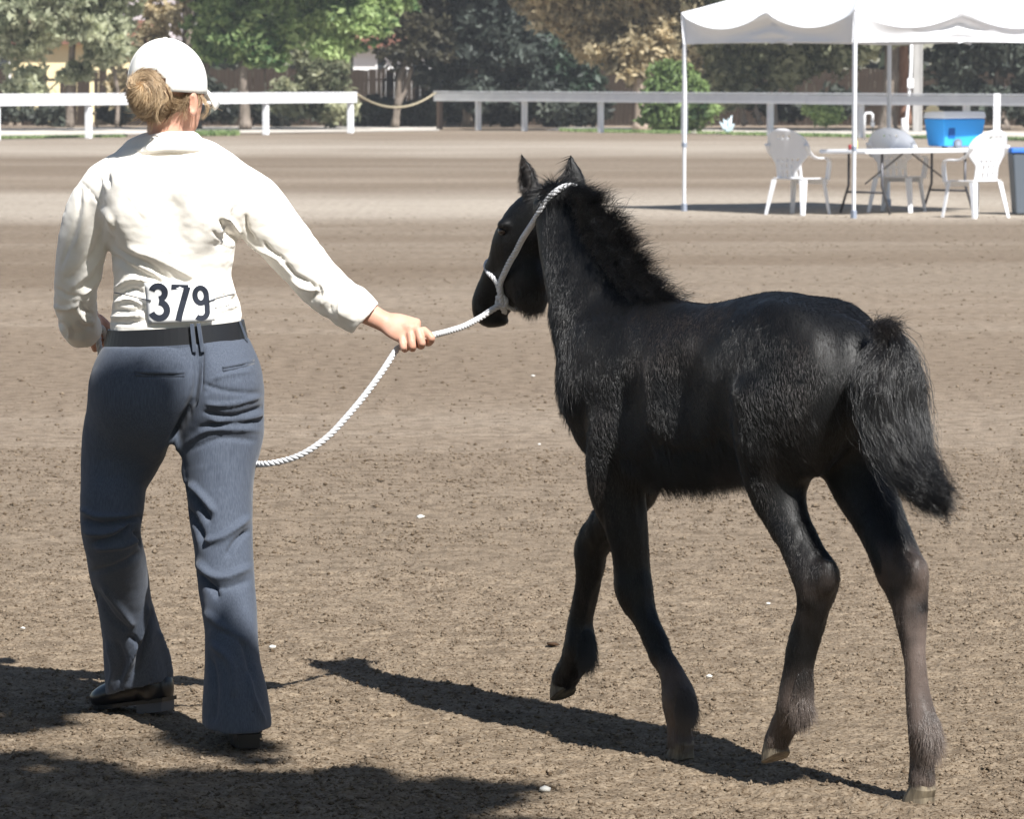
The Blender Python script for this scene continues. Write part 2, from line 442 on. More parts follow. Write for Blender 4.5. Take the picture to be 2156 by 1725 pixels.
mg = tn(11, 8); mgr = ramp(mg.outputs[0], [(0.36, (0.74, 0.73, 0.72)), (0.5, (1.0, 1.0, 1.0)), (0.64, (1.16, 1.16, 1.15))]); c1 = mixc(None, c1, mgr.outputs[0], 'MULTIPLY', 1.0)
gr = ramp(grain.outputs[0], [(0.36, (0.40, 0.34, 0.28)), (0.43, (0.95, 0.95, 0.95)), (0.7, (1.10, 1.10, 1.10))])
c2 = mixc(None, c1, gr.outputs[0], 'MULTIPLY', 1.0)
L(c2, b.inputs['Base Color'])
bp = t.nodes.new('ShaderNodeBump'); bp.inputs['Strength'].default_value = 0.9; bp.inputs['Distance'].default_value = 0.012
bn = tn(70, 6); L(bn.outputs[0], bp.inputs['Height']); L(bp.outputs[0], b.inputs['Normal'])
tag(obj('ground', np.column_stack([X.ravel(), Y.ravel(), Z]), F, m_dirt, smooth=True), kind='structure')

# dirt crumbs lying loose on the arena
ico = np.array([(0, 0, 1), (.894, 0, .447), (.276, .851, .447), (-.724, .526, .447), (-.724, -.526, .447), (.276, -.851, .447),
                (.724, .526, -.447), (-.276, .851, -.447), (-.894, 0, -.447), (-.276, -.851, -.447), (.724, -.526, -.447), (0, 0, -1)])
icf = np.array([(0, 1, 2), (0, 2, 3), (0, 3, 4), (0, 4, 5), (0, 5, 1), (1, 6, 2), (2, 7, 3), (3, 8, 4), (4, 9, 5), (5, 10, 1),
                (2, 6, 7), (3, 7, 8), (4, 8, 9), (5, 9, 10), (1, 10, 6), (11, 7, 6), (11, 8, 7), (11, 9, 8), (11, 10, 9), (11, 6, 10)])
octa = np.array([(1, 0, 0), (0, 1, 0), (-1, 0, 0), (0, -1, 0), (0, 0, 1), (0, 0, -1)], float); ocf = np.array([(0, 1, 4), (1, 2, 4), (2, 3, 4), (3, 0, 4), (1, 0, 5), (2, 1, 5), (3, 2, 5), (0, 3, 5)])
def crumbs(n, d0, d1, r0, r1):
    d = d0 + (d1 - d0) * rng.random(n) ** 1.35; x = (rng.random(n) * 2 - 1) * np.maximum(1.4, 0.14 * d)
    p = np.column_stack([x, d]); keep = fbm(p * 2.5, 3, 40) + 0.35 * rng.standard_normal(n) > -0.25
    x, d = x[keep], d[keep]; n = len(x)
    r = r0 + (r1 - r0) * rng.random(n) ** 3.5
    v = octa[None] * (1 + 0.30 * rng.standard_normal((n, 6, 1))) * r[:, None, None]
    v *= np.stack([1 + .3 * rng.standard_normal(n), 1 + .3 * rng.standard_normal(n), .75 + 0 * r], -1)[:, None, :]
    z = ground_height(x, d) + r * 0.30
    v += np.stack([x, d, z], -1)[:, None, :]
    return v.reshape(-1, 3), (ocf[None] + (np.arange(n) * 6)[:, None, None]).reshape(-1, 3)
m_crumb = mat('dirt_crumb', (0.078, 0.054, 0.034), 1.0, 0.05, noise=(45, (0.235, 0.185, 0.135), 2))
v1, f1 = crumbs(95000, 8.5, 18, 0.0018, 0.0072); v2, f2 = crumbs(17000, 14, 48, 0.003, 0.0115)
tag(obj('dirt_crumbs', np.concatenate([v1, v2]), np.concatenate([f1, f2 + len(v1)]), m_crumb), 'loose brown dirt crumbs strewn over the arena floor', 'dirt', kind='stuff')

# pebbles that stand out
m_peb = mat('pebble', (0.62, 0.6, 0.55), 0.7)
pebs = [((1122, 793), .009, 'small white pebble on the dirt just left of the foal\'s chest'), ((886, 1092), .012, 'larger white stone on the dirt midway between woman and foal'),
        ((1135, 937), .006, 'tiny white pebble on the dirt below the foal\'s breast'), ((573, 1365), .008, 'white pebble beside the woman\'s trailing trouser leg'),
        ((1147, 1667), .011, 'white stone at the edge of the tree shade in front of the foal'), ((1617, 1273), .006, 'tiny white pebble between the foal\'s front and hind legs'),
        ((1493, 1427), .007, 'white pebble beside the foal\'s planted front pastern'), ((48, 1325), .006, 'tiny white pebble near the frame edge beyond the leading shoe')]
for (x, y), r, lab in pebs:
    g = G(x, y); v = ico * (1 + .15 * rng.standard_normal((12, 1))) * r * [1.4, 1, .7]
    o = obj('pebble', v, icf, m_peb, smooth=True, loc=(g[0], g[1], r * .4)); tag(o, lab, 'pebble', 'white pebbles on the arena')
g = G(1166, 1360); v = ico * (1 + .3 * rng.standard_normal((12, 1))) * .012 * [1.5, 1.2, .5]
tag(obj('clod', v, icf, mat('dung', (0.07, 0.04, 0.022), 1), loc=(g[0], g[1], .004)), 'dark brown clod beside the foal\'s lifted front hoof', 'clod')

# strips beyond the arena
def sheet(name, pts, z, m, kind='structure', label=None, cat=None):
    V = [(p[0], p[1], z) for p in pts]; o = obj(name, V, [tuple(range(len(V)))], m); return tag(o, label, cat, kind=kind)

# air: thin summer haze
hz = MB(); hz.box((0, 105, 9.0), (420, 330, 20.0)); m_hz = bpy.data.materials.new('haze_air'); m_hz.use_nodes = True; ht_ = m_hz.node_tree
for q in list(ht_.nodes):
    if q.type == 'BSDF_PRINCIPLED': ht_.nodes.remove(q)
pv = ht_.nodes.new('ShaderNodeVolumePrincipled'); pv.inputs['Density'].default_value = 0.00045; pv.inputs['Color'].default_value = (0.93, 0.96, 1.0, 1); pv.inputs['Anisotropy'].default_value = 0.0
ht_.links.new(pv.outputs[0], ht_.nodes['Material Output'].inputs['Volume'])
tag(hz.build('haze', m_hz), kind='stuff')
# ================================================================ beyond the arena
def leafmat(name, c0, c1, tr=0.3):
    m = mat(name, c0, 0.55, 0.35); t = m.node_tree; b = t.nodes['Principled BSDF']; L = t.links.new
    a = t.nodes.new('ShaderNodeAttribute'); a.attribute_name = 'tone'
    r = t.nodes.new('ShaderNodeValToRGB'); r.color_ramp.elements[0].color = (*c0, 1); r.color_ramp.elements[1].color = (*c1, 1)
    L(a.outputs['Fac'], r.inputs[0]); L(r.outputs[0], b.inputs['Base Color'])
    out = t.nodes['Material Output']; x = t.nodes.new('ShaderNodeBsdfTranslucent'); mx = t.nodes.new('ShaderNodeMixShader'); mx.inputs[0].default_value = tr
    L(r.outputs[0], x.inputs[0]); L(b.outputs[0], mx.inputs[1]); L(x.outputs[0], mx.inputs[2]); L(mx.outputs[0], out.inputs[0]); return m
def leaves(name, C, size, m, parent=None, seed=0, aspect=1.6, droop=0.0):
    """C (n,3) leaf-cluster centres -> small folded quads"""
    n = len(C); a = unit(rng.standard_normal((n, 3)) + np.array([0, 0, -droop])); b = unit(np.cross(a, rng.standard_normal((n, 3)))); s_ = (size * (.5 + rng.random(n)))[:, None]
    a = a * s_ * aspect; b = b * s_
    V = np.stack([C - a, C - b * .7 + a * .1, C + a, C + b * .7 + a * .1], 1).reshape(-1, 3)
    F = np.arange(4 * n).reshape(n, 4); o = obj(name, V, F, m, parent)
    tone = np.clip(.5 + .5 * fbm(C * 1.3 + seed, 2, seed) * 1.6 + .25 * rng.standard_normal(n), 0, 1); point_attr(o, 'tone', np.repeat(tone, 4)); return o
def crown_points(blobs, n, rough=.55, hollow=.5):
    w = np.array([b[3] * b[4] * b[5] for b in blobs]) ** .7; k = rng.choice(len(blobs), n, p=w / w.sum()); bl = np.array(blobs)[k]
    nc = max(30, n // 26); k = rng.choice(len(blobs), nc, p=w / w.sum()); bl = np.array(blobs)[k]
    d = unit(rng.standard_normal((nc, 3)) - np.array([0, .9, 0])); r = (hollow + (1 - hollow) * rng.random(nc)) ** .6
    bump_ = 1 + rough * fbm(d * 2.2 + bl[:, :3] * 1.7, 3, 2)
    K = bl[:, :3] + d * bl[:, 3:6] * (r * bump_)[:, None]; rc = (.13 + .26 * rng.random(nc))
    j = rng.integers(0, nc, n); q = unit(rng.standard_normal((n, 3))) * (rng.random(n) ** .5)[:, None] * rc[j][:, None] * [1, 1, .7]
    C = K[j] + q; keep = fbm(C * 1.1, 2, 70) + .3 * rng.random(n) > -.2
    return C[keep]
m_bark = mat('bark_grey', (0.13, 0.11, 0.09), 0.95, 0.1, noise=(9, (0.24, 0.20, 0.17), 5, (1, 1, .25)), bump=(14, .8, .05))
m_bark2 = mat('bark_pale', (0.30, 0.24, 0.19), 0.95, 0.1, noise=(7, (0.42, 0.34, 0.28), 5, (1, 1, .3)), bump=(14, .8, .05))
m_bark3 = mat('bark_red', (0.16, 0.08, 0.05), 0.95, 0.1, noise=(9, (0.24, 0.14, 0.10), 5, (1, 1, .3)), bump=(14, .8, .05))
olive = leafmat('leaf_olive', (0.15, 0.175, 0.10), (0.66, 0.68, 0.48), .5); green = leafmat('leaf_green', (0.07, 0.14, 0.05), (0.50, 0.62, 0.28), .5)
dark = leafmat('leaf_shade_dark', (0.008, 0.013, 0.010), (0.075, 0.09, 0.075), .2); tan_ = leafmat('leaf_tan', (0.13, 0.11, 0.065), (0.72, 0.61, 0.40), .5); gold = leafmat('leaf_greygreen', (0.09, 0.11, 0.06), (0.60, 0.60, 0.40), .5)  # the near-black leaf tone has shade put into its colour
def X_at(x, d): return (x - CX) * d / FD
def z_at(y, d): return P(CX, y, d)[2]
def tree(name, label, d, x, blobs, n, size, lm, trunk=None, bark=None, droop=0., aspect=1.6, group=None):
    """blobs in photo units (x, y, rx px, ry px, depth offset); trunk list of (x, y, radius px)"""
    bx = X_at(x, d); root = thing(name, label, 'tree' if 'shrub' not in name else 'shrub', (bx, d, 0), group=group); b0 = np.array([bx, d, 0])
    pm = d / FD; B_ = [(X_at(a, d) - bx, o_, z_at(b_, d), rx * pm, rx * pm * .8, ry * pm) for a, b_, rx, ry, o_ in blobs]
    leaves('crown', crown_points(B_, n), size, lm, root, seed=int(x) % 97, droop=droop, aspect=aspect)
    if trunk:
        for tr_ in trunk:
            mb = MB(); pts = [np.array([X_at(a, d) - bx, .1 * math.sin(i * 2.1), max(z_at(b_, d), -.05)]) for i, (a, b_, r_) in enumerate(tr_)]
            rr = [r_ * pm for _, _, r_ in tr_]; q = spline([(*p, r_) for p, r_ in zip(pts, rr)], 4); mb.tube([v[:3] for v in q], [v[3] * (1 + .08 * math.sin(i * 2.3)) for i, v in enumerate(q)], 10)
            mb.build('trunk', bark or m_bark, root, smooth=True)
    return root
# --- far dark wood behind everything
bw = []
n = 60000; C = np.column_stack([rng.uniform(-34, 34, n), 172 + rng.uniform(-3, 6, n), rng.uniform(0, 1, n) ** .9 * 15]); C = C[fbm(C * [.35, .3, .5], 3, 5) > -.22]
tag(leaves('far_woods', C, .30, leafmat('leaf_far', (0.02, 0.03, 0.016), (0.09, 0.10, 0.06), .2), seed=3), 'dense mass of far dark trees closing the view behind the board fence', 'woods', kind='stuff')

# --- trees left to right
top = -330
tree('olive_tree', 'wide pale grey-green tree filling the corner above the yellow wall', 124, 120, [(70, 20, 150, 60, 0), (190, 60, 90, 42, -.5), (40, 90, 90, 40, 0), (140, -90, 190, 110, 0), (235, 0, 60, 60, .5), (225, 105, 60, 45, 0), (60, 180, 50, 40, 0), (165, 150, 30, 28, 0)], 30000, .085, olive,
     [[(150, 268, 9), (148, 200, 8), (155, 120, 7), (160, 20, 5)], [(248, 262, 5), (250, 200, 4.5), (240, 130, 4)]])
tree('bare_tree', 'thin brown-leaved tree with the grey trunk standing right behind the cap', 128, 400, [(310, 60, 45, 50, 0), (330, 120, 60, 50, 0), (345, 20, 50, 60, 0), (380, -100, 90, 80, 0), (260, 180, 40, 50, 0)], 5200, .08, tan_,
     [[(408, 282, 20), (402, 200, 14), (400, 100, 12.5), (399, 0, 12), (398, -200, 10), (396, -500, 6)], [(425, 250, 10), (428, 160, 8), (470, 70, 6), (500, -60, 5)], [(399, 60, 5), (350, 20, 3.5), (310, 8, 2.5), (286, -10, 2)]])
tree('green_tree', 'bright green leafy tree between the cap and the dark evergreen', 125, 515, [(500, 70, 75, 55, 0), (470, 30, 60, 60, 0), (580, 40, 80, 70, 0), (560, 110, 60, 35, 0), (690, 20, 80, 60, 0), (760, 40, 70, 55, 0), (700, 90, 55, 30, 0), (450, 110, 40, 30, 0), (600, -90, 240, 90, 0), (830, -10, 50, 40, 0)], 34000, .085, green,
     [[(518, 270, 14), (516, 220, 10), (514, 160, 9), (520, 60, 8), (540, -60, 6)]])
tree('green_shrub', 'green shrub growing against the board fence behind the middle rail', 130, 665, [(660, 160, 32, 40, 0), (650, 120, 30, 30, 0), (700, 150, 45, 40, 0), (620, 210, 60, 40, 0), (700, 230, 60, 30, 0)], 5500, .08, gold)
tree('flowering_tree', 'dark thin tree speckled with white blossom beside the rope gap', 131, 838, [(850, 60, 55, 50, 0), (900, 40, 45, 60, 0), (860, 110, 60, 28, 0), (930, 90, 40, 40, 0), (880, -60, 80, 80, 0)], 7500, .075, leafmat('leaf_brownish', (0.02, 0.02, 0.012), (0.10, 0.09, 0.055)),
     [[(832, 268, 9), (838, 215, 7), (842, 165, 6), (870, 100, 4)], [(838, 225, 6), (856, 180, 4.5), (868, 140, 3.5)]])
tree('evergreen_tree', 'dense evergreen painted near-black for shade in the middle of the background', 132, 985, [(980, 30, 95, 75, 0), (1050, 60, 80, 70, 0), (960, 110, 80, 45, 0), (1080, 120, 80, 45, 0), (1000, -90, 150, 110, 0), (930, 150, 55, 35, 0), (1010, 190, 60, 50, 0), (1100, 190, 70, 45, 0)], 24000, .10, dark,
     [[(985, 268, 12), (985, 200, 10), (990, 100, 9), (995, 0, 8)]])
tree('tan_tree', 'big tan-brown drying tree spreading just left of the canopy', 124, 1290, [(1180, 25, 70, 45, 0), (1270, 20, 90, 60, 0), (1380, 30, 80, 70, 0), (1240, 85, 60, 40, 0), (1330, 90, 70, 45, 0), (1420, 110, 50, 50, 0), (1150, 0, 60, 40, 0), (1300, -90, 200, 90, 0), (1330, 140, 45, 35, 0)], 30000, .085, tan_,
     [[(1352, 275, 22), (1350, 215, 13), (1340, 150, 11), (1320, 60, 9)], [(1405, 268, 10), (1400, 180, 8), (1390, 90, 7)]], m_bark2, aspect=1.8)
tree('dark_tree', 'dark bushy tree with a few mint-green leaves left of the canopy', 133, 1170, [(1150, 130, 60, 50, 0), (1200, 150, 60, 50, 0), (1110, 80, 50, 50, 0), (1230, 200, 60, 50, 0), (1160, 215, 80, 40, 0)], 9000, .09, leafmat('leaf_mint', (0.012, 0.022, 0.014), (0.075, 0.12, 0.075), .2),
     [[(1172, 266, 6), (1170, 200, 5), (1165, 130, 4)]])
tree('round_shrub', 'round yellow-green shrub behind the nearest canopy pole', 121, 1420, [(1420, 205, 62, 60, 0), (1400, 245, 50, 30, 0), (1455, 235, 48, 35, 0), (1425, 165, 45, 40, 0)], 8500, .07, leafmat('leaf_shrub', (0.03, 0.06, 0.022), (0.26, 0.36, 0.13), .35))
tree('grey_leaved_tree', 'drooping grey-olive tree seen under the canopy between its poles', 126, 1600, [(1500, 150, 60, 50, 0), (1570, 130, 70, 40, 0), (1640, 150, 60, 40, 0), (1690, 120, 60, 35, 0), (1540, 195, 60, 35, 0), (1750, 120, 60, 30, 0), (1600, 0, 240, 110, 0), (1510, 100, 60, 40, 0)], 26000, .085, gold,
     [[(1568, 262, 8), (1560, 230, 6), (1560, 120, 5)], [(1600, 262, 6), (1590, 230, 5), (1580, 180, 4)], [(1632, 262, 7), (1628, 220, 6), (1620, 120, 4)]], m_bark2, droop=.8)
tree('small_green_shrub', 'small green shrub on the pale strip right of the rail post', 123, 1728, [(1735, 240, 26, 20, 0), (1720, 225, 22, 16, 0), (1560, 262, 1, 1, 0)], 1800, .06, green)
tree('red_barked_tree', 'large tree with pale and red-brown trunk behind the rear canopy pole', 122, 1885, [(1850, 60, 110, 40, 0), (1880, -60, 200, 80, 0), (1800, 100, 50, 30, 0)], 15000, .085, gold,
     [[(1868, 278, 24), (1868, 240, 17), (1872, 180, 15), (1874, 100, 14), (1870, -40, 13), (1860, -300, 9)]], m_bark)
tree('red_trunk_tree', 'slim red-brown trunk between the pale trunk and the utility post', 123, 1902, [(1940, -120, 80, 50, 0)], 1500, .08, gold, [[(1905, 262, 14), (1902, 180, 11), (1899, 90, 10), (1896, -60, 8)]], m_bark3)
tree('shady_tree', 'grey-leaved tree painted dark for shade with a rough trunk filling the corner beyond the cooler', 125, 2105, [(2010, 130, 80, 40, 0), (2100, 110, 90, 50, 0), (2160, 150, 60, 60, 0), (2000, 190, 60, 40, 0), (2050, 60, 110, 60, 0), (2100, -100, 200, 110, 0), (2080, 210, 70, 35, 0)], 22000, .09, leafmat('leaf_shade_grey', (0.014, 0.02, 0.016), (0.085, 0.10, 0.08), .15),  # leaf colour kept dark to carry the shade of this corner
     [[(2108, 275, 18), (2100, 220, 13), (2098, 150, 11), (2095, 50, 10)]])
shade_leaf = leafmat('leaf_painted_shade', (0.010, 0.014, 0.011), (0.07, 0.08, 0.06), .15)  # near-black leaves added in place of shade along the board fence
for lab, d_, x_c, bl_, n_ in (('added low dark shrub standing in for shade at the foot of the board fence just right of the cap', 133, 450, [(455, 225, 45, 28, 0), (430, 190, 30, 25, 0)], 2600), ('added low dark shrub standing in for shade under the green tree left of the white gate post', 133.5, 600, [(590, 235, 60, 24, 0), (640, 200, 40, 22, 0)], 3200),
        ('added low dark shrub standing in for shade behind the sagging rope', 134, 800, [(790, 232, 50, 26, 0), (850, 240, 50, 22, 0)], 2600), ('added long dark hedge-like shrub standing in for shade beneath the near-black evergreen', 133.5, 960, [(930, 225, 50, 30, 0), (1010, 235, 60, 26, 0), (1085, 228, 60, 30, 0)], 4200),
        ('added low dark shrub standing in for shade between the evergreen and the tan tree', 132, 1200, [(1180, 235, 60, 26, 0), (1250, 225, 50, 30, 0)], 3000), ('added low dark shrub standing in for shade under the drooping tree behind the folding table', 131, 1690, [(1660, 225, 50, 26, 0), (1600, 215, 40, 24, 0), (1760, 215, 60, 30, 0)], 3400),
        ('added low dark shrub standing in for shade against the fence at the left edge', 133, 60, [(20, 235, 60, 20, 0), (110, 240, 40, 18, 0), (240, 235, 40, 22, 0)], 2600), ('added low dark shrub standing in for shade behind the cooler and the white post', 131, 2060, [(2010, 225, 60, 28, 0), (2110, 230, 60, 26, 0)], 3000)):
    tree('shade_filler_shrub', lab, d_, x_c, bl_, n_, .085, shade_leaf)

# --- houses
m_yel = mat('yellow_stucco', (0.74, 0.62, 0.36), 0.9, 0.1, noise=(2, (0.80, 0.68, 0.42), 3)); m_lav = mat('pale_stucco', (0.52, 0.47, 0.48), 0.9, 0.1); m_wht = mat('white_stucco', (0.80, 0.79, 0.78), 0.9); m_roof = mat('roof_tile', (0.16, 0.07, 0.045), 0.9)
m_win = mat('window_glass', (0.03, 0.035, 0.04), 0.1, 0.6)
def house(name, label, x0, x1, d, h, wallm, rh=2.0, wins=(), pilasters=0):
    a, b_ = X_at(x0, d), X_at(x1, d); c = (a + b_) / 2; w = b_ - a; root = thing(name, label, 'house', (c, d, 0))
    mb = MB(); mb.box((0, 4, h / 2), (w, 8, h)); mb.build('wall', wallm, root)
    rb = MB(); o_ = .5; rb.add([(-w / 2 - o_, -o_, h), (w / 2 + o_, -o_, h), (w / 2 + o_, 8 + o_, h), (-w / 2 - o_, 8 + o_, h), (-w / 2 - o_, 4, h + rh), (w / 2 + o_, 4, h + rh)], [(0, 1, 5, 4), (2, 3, 4, 5), (0, 4, 3), (1, 2, 5), (3, 2, 1, 0)])
    rb.build('roof', m_roof, root)
    for wx, wz, ww, wh in wins:
        f = MB(); f.box((wx, -.03, wz), (ww + .16, .05, wh + .16)); f.build('window', m_wht, root); g = MB(); g.box((wx, -.062, wz), (ww, .01, wh)); g.build('pane', m_win, root)
    return root
house('yellow_house', 'sunlit yellow house wall showing through the gaps of the board fence', -160, 295, 148, 2.75, m_yel, .9, wins=((-1.2, 1.9, .9, .8),))
house('grey_house', 'pale lavender-grey house wall showing high through the thin tree', 250, 372, 156, 5.2, m_lav, 1.5, wins=((.55, 3.2, .5, .9),))
house('white_house', 'bright white wall of a low house showing over the fence beside the flowering tree', 745, 925, 152, 2.62, m_wht, .7, wins=((-.55, 2.0, .25, .5), (.75, 2.0, .35, .45)))
# --- dark board fence, every board its own part
m_board = mat('dark_board_with_shade', (0.022, 0.016, 0.012), 0.95, 0.1, noise=(5, (0.050, 0.036, 0.027), 4, (6, 6, .4)), bump=(40, .4, .01))  # dark brown boards, coloured darker still in place of tree shade
bf = thing('board_fence', 'dark brown upright-board fence standing behind the trees', 'fence', (0, 137, 0))
pl = MB(); pl.box((0, 0, .93), (.138, .022, 1.86)); plank = pl.build('plank', m_board, bf); pl_me = plank.data
gaps = [(18, 26), (36, 48), (78, 86), (105, 130), (150, 158), (190, 202), (226, 236), (268, 276)]
k = 0; x_ = -19.2; first = True
while x_ < 19.5:
    pxx = CX + FD * x_ / 137
    if not any(a < pxx < b_ for a, b_ in gaps):
        if first: o = plank; first = False
        else: o = bpy.data.objects.new('plank', pl_me); COL.objects.link(o); o.parent = bf
        o.location = (x_, random.uniform(-.008, .008), random.uniform(-.05, .03)); o.rotation_euler = (0, random.gauss(0, .006), random.gauss(0, .03)); k += 1
    x_ += .1402
for z in (.4, 1.5):
    r_ = MB(); r_.box((0, .03, z), (39, .035, .09)); r_.build('rail', m_board, bf)
fpm = MB()
# tan panel
tp = MB(); a = G(204, 260); tp.box((0, 0, .40), (.72, .04, .62)); tp.box((-.3, .03, .2), (.06, .05, .4)); tp.box((.3, .03, .2), (.06, .05, .4))
o = tp.build('plywood_sheet', mat('plywood', (0.42, 0.33, 0.22), 0.8, noise=(6, (0.5, 0.4, 0.28), 3))); o.location = (X_at(226, 133), 133, 0); tag(o, 'pale tan plywood panel standing in front of the yellow-lit fence', 'panel')

# --- white rail fences round the arena
m_wp = mat('white_paint', (0.84, 0.85, 0.87), 0.6, 0.3, noise=(3, (0.77, 0.78, 0.81), 4), bump=(60, .15, .004)); m_brn = mat('brown_post', (0.17, 0.12, 0.09), 0.9)
def line_pt(A, Bp, x):
    # point on ground line A-B seen at picture column x
    m_ = (x - CX) / FD; d = Bp - A; s_ = (m_ * A[1] - A[0]) / (d[0] - m_ * d[1]); return A + d * s_
def rail_fence(label, A, Bp, posts, splits, height=1.15, group=None, brown=None, mw=m_wp):
    d = (Bp - A)[:2]; Lh = np.linalg.norm(d); ang = math.atan2(d[1], d[0]); root = thing('rail_fence', label, 'fence', (A[0], A[1], 0), group=group)
    nrm = np.array([d[1], -d[0]]) / Lh
    if nrm[1] > 0: nrm = -nrm
    def loc(p): return np.array([p[0] - A[0], p[1] - A[1]])
    for i, px_ in enumerate(posts):
        p = loc(line_pt(A, Bp, px_)) - nrm * .07; mb = MB(); mb.box((p[0], p[1], (height - .03) / 2), (.14, .14, height - .03), ang); mb.build('post', m_brn if brown is not None and i in brown else mw, root, bevel=.008)
    for i in range(len(splits) - 1):
        p0, p1 = loc(line_pt(A, Bp, splits[i])), loc(line_pt(A, Bp, splits[i + 1])); c = (p0 + p1) / 2; l_ = np.linalg.norm(p1 - p0) - .01; f = nrm * .025
        mb = MB(); mb.box((c[0] + f[0], c[1] + f[1], height - .155 + random.uniform(-.006, .006)), (l_, .045, .25), ang); mb.build('rail', mw, root, bevel=.006)
        mb = MB(); c2 = c - nrm * .04; mb.box((c2[0], c2[1], height), (l_, .20, .035), ang + random.gauss(0, .0008)); mb.build('cap_board', mw, root, bevel=.004)
    return root
def gp(x, d): return np.array([X_at(x, d), d, 0.0])
rail_fence('white rail fence running from the left edge behind the woman to the rope gap', gp(0, 105.5), gp(748, 119), [-150, 0, 193, 380, 565, 743], [-330, -60, 215, 480, 648, 750])
rail_fence('white rail fence from the rope gap rightwards behind the canopy', gp(918, 127), gp(2156, 104), [922, 1003, 1100, 1260, 1436, 1616, 1806, 2028, 2250], [916, 1098, 1420, 1700, 1985, 2300], brown=[0])
rail_fence('second white pipe rail farther back at the right edge', gp(1895, 128), gp(2156, 128), [1926, 2180, 2400], [1925, 2190, 2420], height=1.28)
# sagging rope across the gap
mb = MB(); pa = P(750, 197, 119); pb = P(918, 194, 127); cpts = []
for i in range(17):
    t_ = i / 16; p = pa * (1 - t_) + pb * t_; p[2] -= .42 * 4 * t_ * (1 - t_); cpts.append(p - pa)
mb.tube(cpts, .032, 8); o = mb.build('gate_rope', mat('tan_rope', (0.42, 0.36, 0.25), 0.9, bump=(60, .5, .01)), smooth=True); o.location = pa; tag(o, 'thick tan rope sagging across the gap in the white rail fence', 'rope')
# strips of ground and lawn beyond
m_pale = mat('pale_sand', (0.44, 0.40, 0.35), 1.0, 0.05, noise=(.8, (0.58, 0.53, 0.48), 4)); m_leafl = mat('leaf_litter', (0.20, 0.15, 0.11), 1.0, 0.05, noise=(3, (0.33, 0.27, 0.21), 5)); m_lawn = mat('lawn_green', (0.07, 0.12, 0.035), 1.0, 0.1, noise=(5, (0.13, 0.19, 0.075), 4))
sheet('planting_strip', [(-40, 114), (-4.5, 121.5), (-2.2, 129), (14, 107), (40, 60), (60, 200), (-60, 200)], .006, m_leafl)
sheet('sand_path', [(X_at(-300, 110), 110), (X_at(745, 121.5), 121.5), (X_at(925, 124), 124), (X_at(930, 134.0), 134.0), (X_at(440, 134), 134), (X_at(-300, 124), 124)], .012, m_pale)
sheet('sand_path', [(X_at(1150, 124.5), 124.5), (X_at(1540, 116), 116), (X_at(2400, 106), 106), (X_at(2400, 118), 118), (X_at(1500, 129), 129), (X_at(1180, 132), 132)], .016, m_pale)
# grass blades
def grass(lab, A, Bp, wd, n, h):
    t_ = rng.random(n); c = A[None] * (1 - t_[:, None]) + Bp[None] * t_[:, None]; c = c + np.array([0, 1., 0]) * (rng.random(n) * wd)[:, None]; c[:, 2] = .01
    c = c[fbm(c[:, :2] * .9, 2, 12) > -.25]; n = len(c); s_ = rng.standard_normal((n, 3)) * [.05, .05, 0]; w = unit(rng.standard_normal((n, 3)) * [1, 1, 0]) * .02; hh = h * (.5 + rng.random(n))[:, None] * UP
    V = np.stack([c - w, c + w, c + s_ + hh], 1).reshape(-1, 3); o = obj('grass', V, np.arange(3 * n).reshape(n, 3), green); point_attr(o, 'tone', np.repeat(rng.random(n), 3)); tag(o, lab, 'grass', kind='stuff')
grass('thin green grass at the foot of the white rail behind the canopy', gp(1180, 122), gp(2400, 100.5), 2.2, 16000, .07)
grass('low green grass tuft strip beside the trunk behind the cap', gp(400, 112.5), gp(500, 113.5), 2.0, 2500, .12); grass('short grass along the fence at the left edge', gp(-60, 107), gp(260, 110.3), 1.4, 3500, .06)
# utility post, pipes, standpipe, white post
up_ = MB(); up_.box((0, 0, 3.0), (.26, .22, 6)); up_.box((.11, -.12, 3.0), (.05, .03, 6)); o = up_.build('utility_post', mat('weathered_grey_wood', (0.30, 0.29, 0.28), 0.9, noise=(8, (0.38, 0.37, 0.36), 4, (4, 4, .3)))); o.location = (X_at(1929, 121), 121, 0); tag(o, 'square weathered grey post right of the red-barked trunk', 'post')
rt = thing('conduit_pipe', 'thin white conduit pipe with a junction box beside the red trunk', 'pipe', (X_at(1908, 119.5), 119.5, 0)); mb = MB(); mb.tube([(-.05, 0, 0), (.0, 0, .5), (.06, 0, 1.2), (.10, 0, 1.9), (.12, 0, 4.5)], .045, 8); mb.build('pipe', m_wp, rt, smooth=True)
mb = MB(); mb.box((.08, -.06, 1.42), (.17, .10, .26)); mb.build('junction_box', m_wp, rt); mb = MB(); mb.tube([(-.06, 0, 0), (-.07, 0, .42)], [.12, .09], 10); mb.build('pipe_foot', m_wp, rt, smooth=True)
rt = thing('standpipe', 'white bent standpipe beside the rail post under the canopy', 'pipe', (X_at(1827, 106), 106, 0)); mb = MB(); mb.tube([(-.10, 0, .0), (-.10, 0, .62), (-.06, 0, .68), (.06, 0, .68), (.10, 0, .64), (.10, 0, .48)], .032, 8); mb.build('pipe', m_wp, rt, smooth=True)
mb = MB(); mb.box((.10, -.02, .40), (.09, .09, .13)); mb.build('valve', mat('grey_metal', (0.3, 0.31, 0.33), 0.5, metallic=.5), rt)
mb = MB(); mb.tube([(.10, 0, .36), (.11, 0, .2), (.08, 0, .02)], .018, 6); mb.build('hose', mat('dark_hose', (0.08, 0.09, 0.08), 0.6), rt)
wp = MB(); wp.box((0, 0, .6), (.16, .10, 1.2)); o = wp.build('white_post', m_wp, bevel=.006); o.location = (X_at(2096, 100), 100, 0); tag(o, 'bright white post standing just behind the sunlit chair and the cooler', 'post')
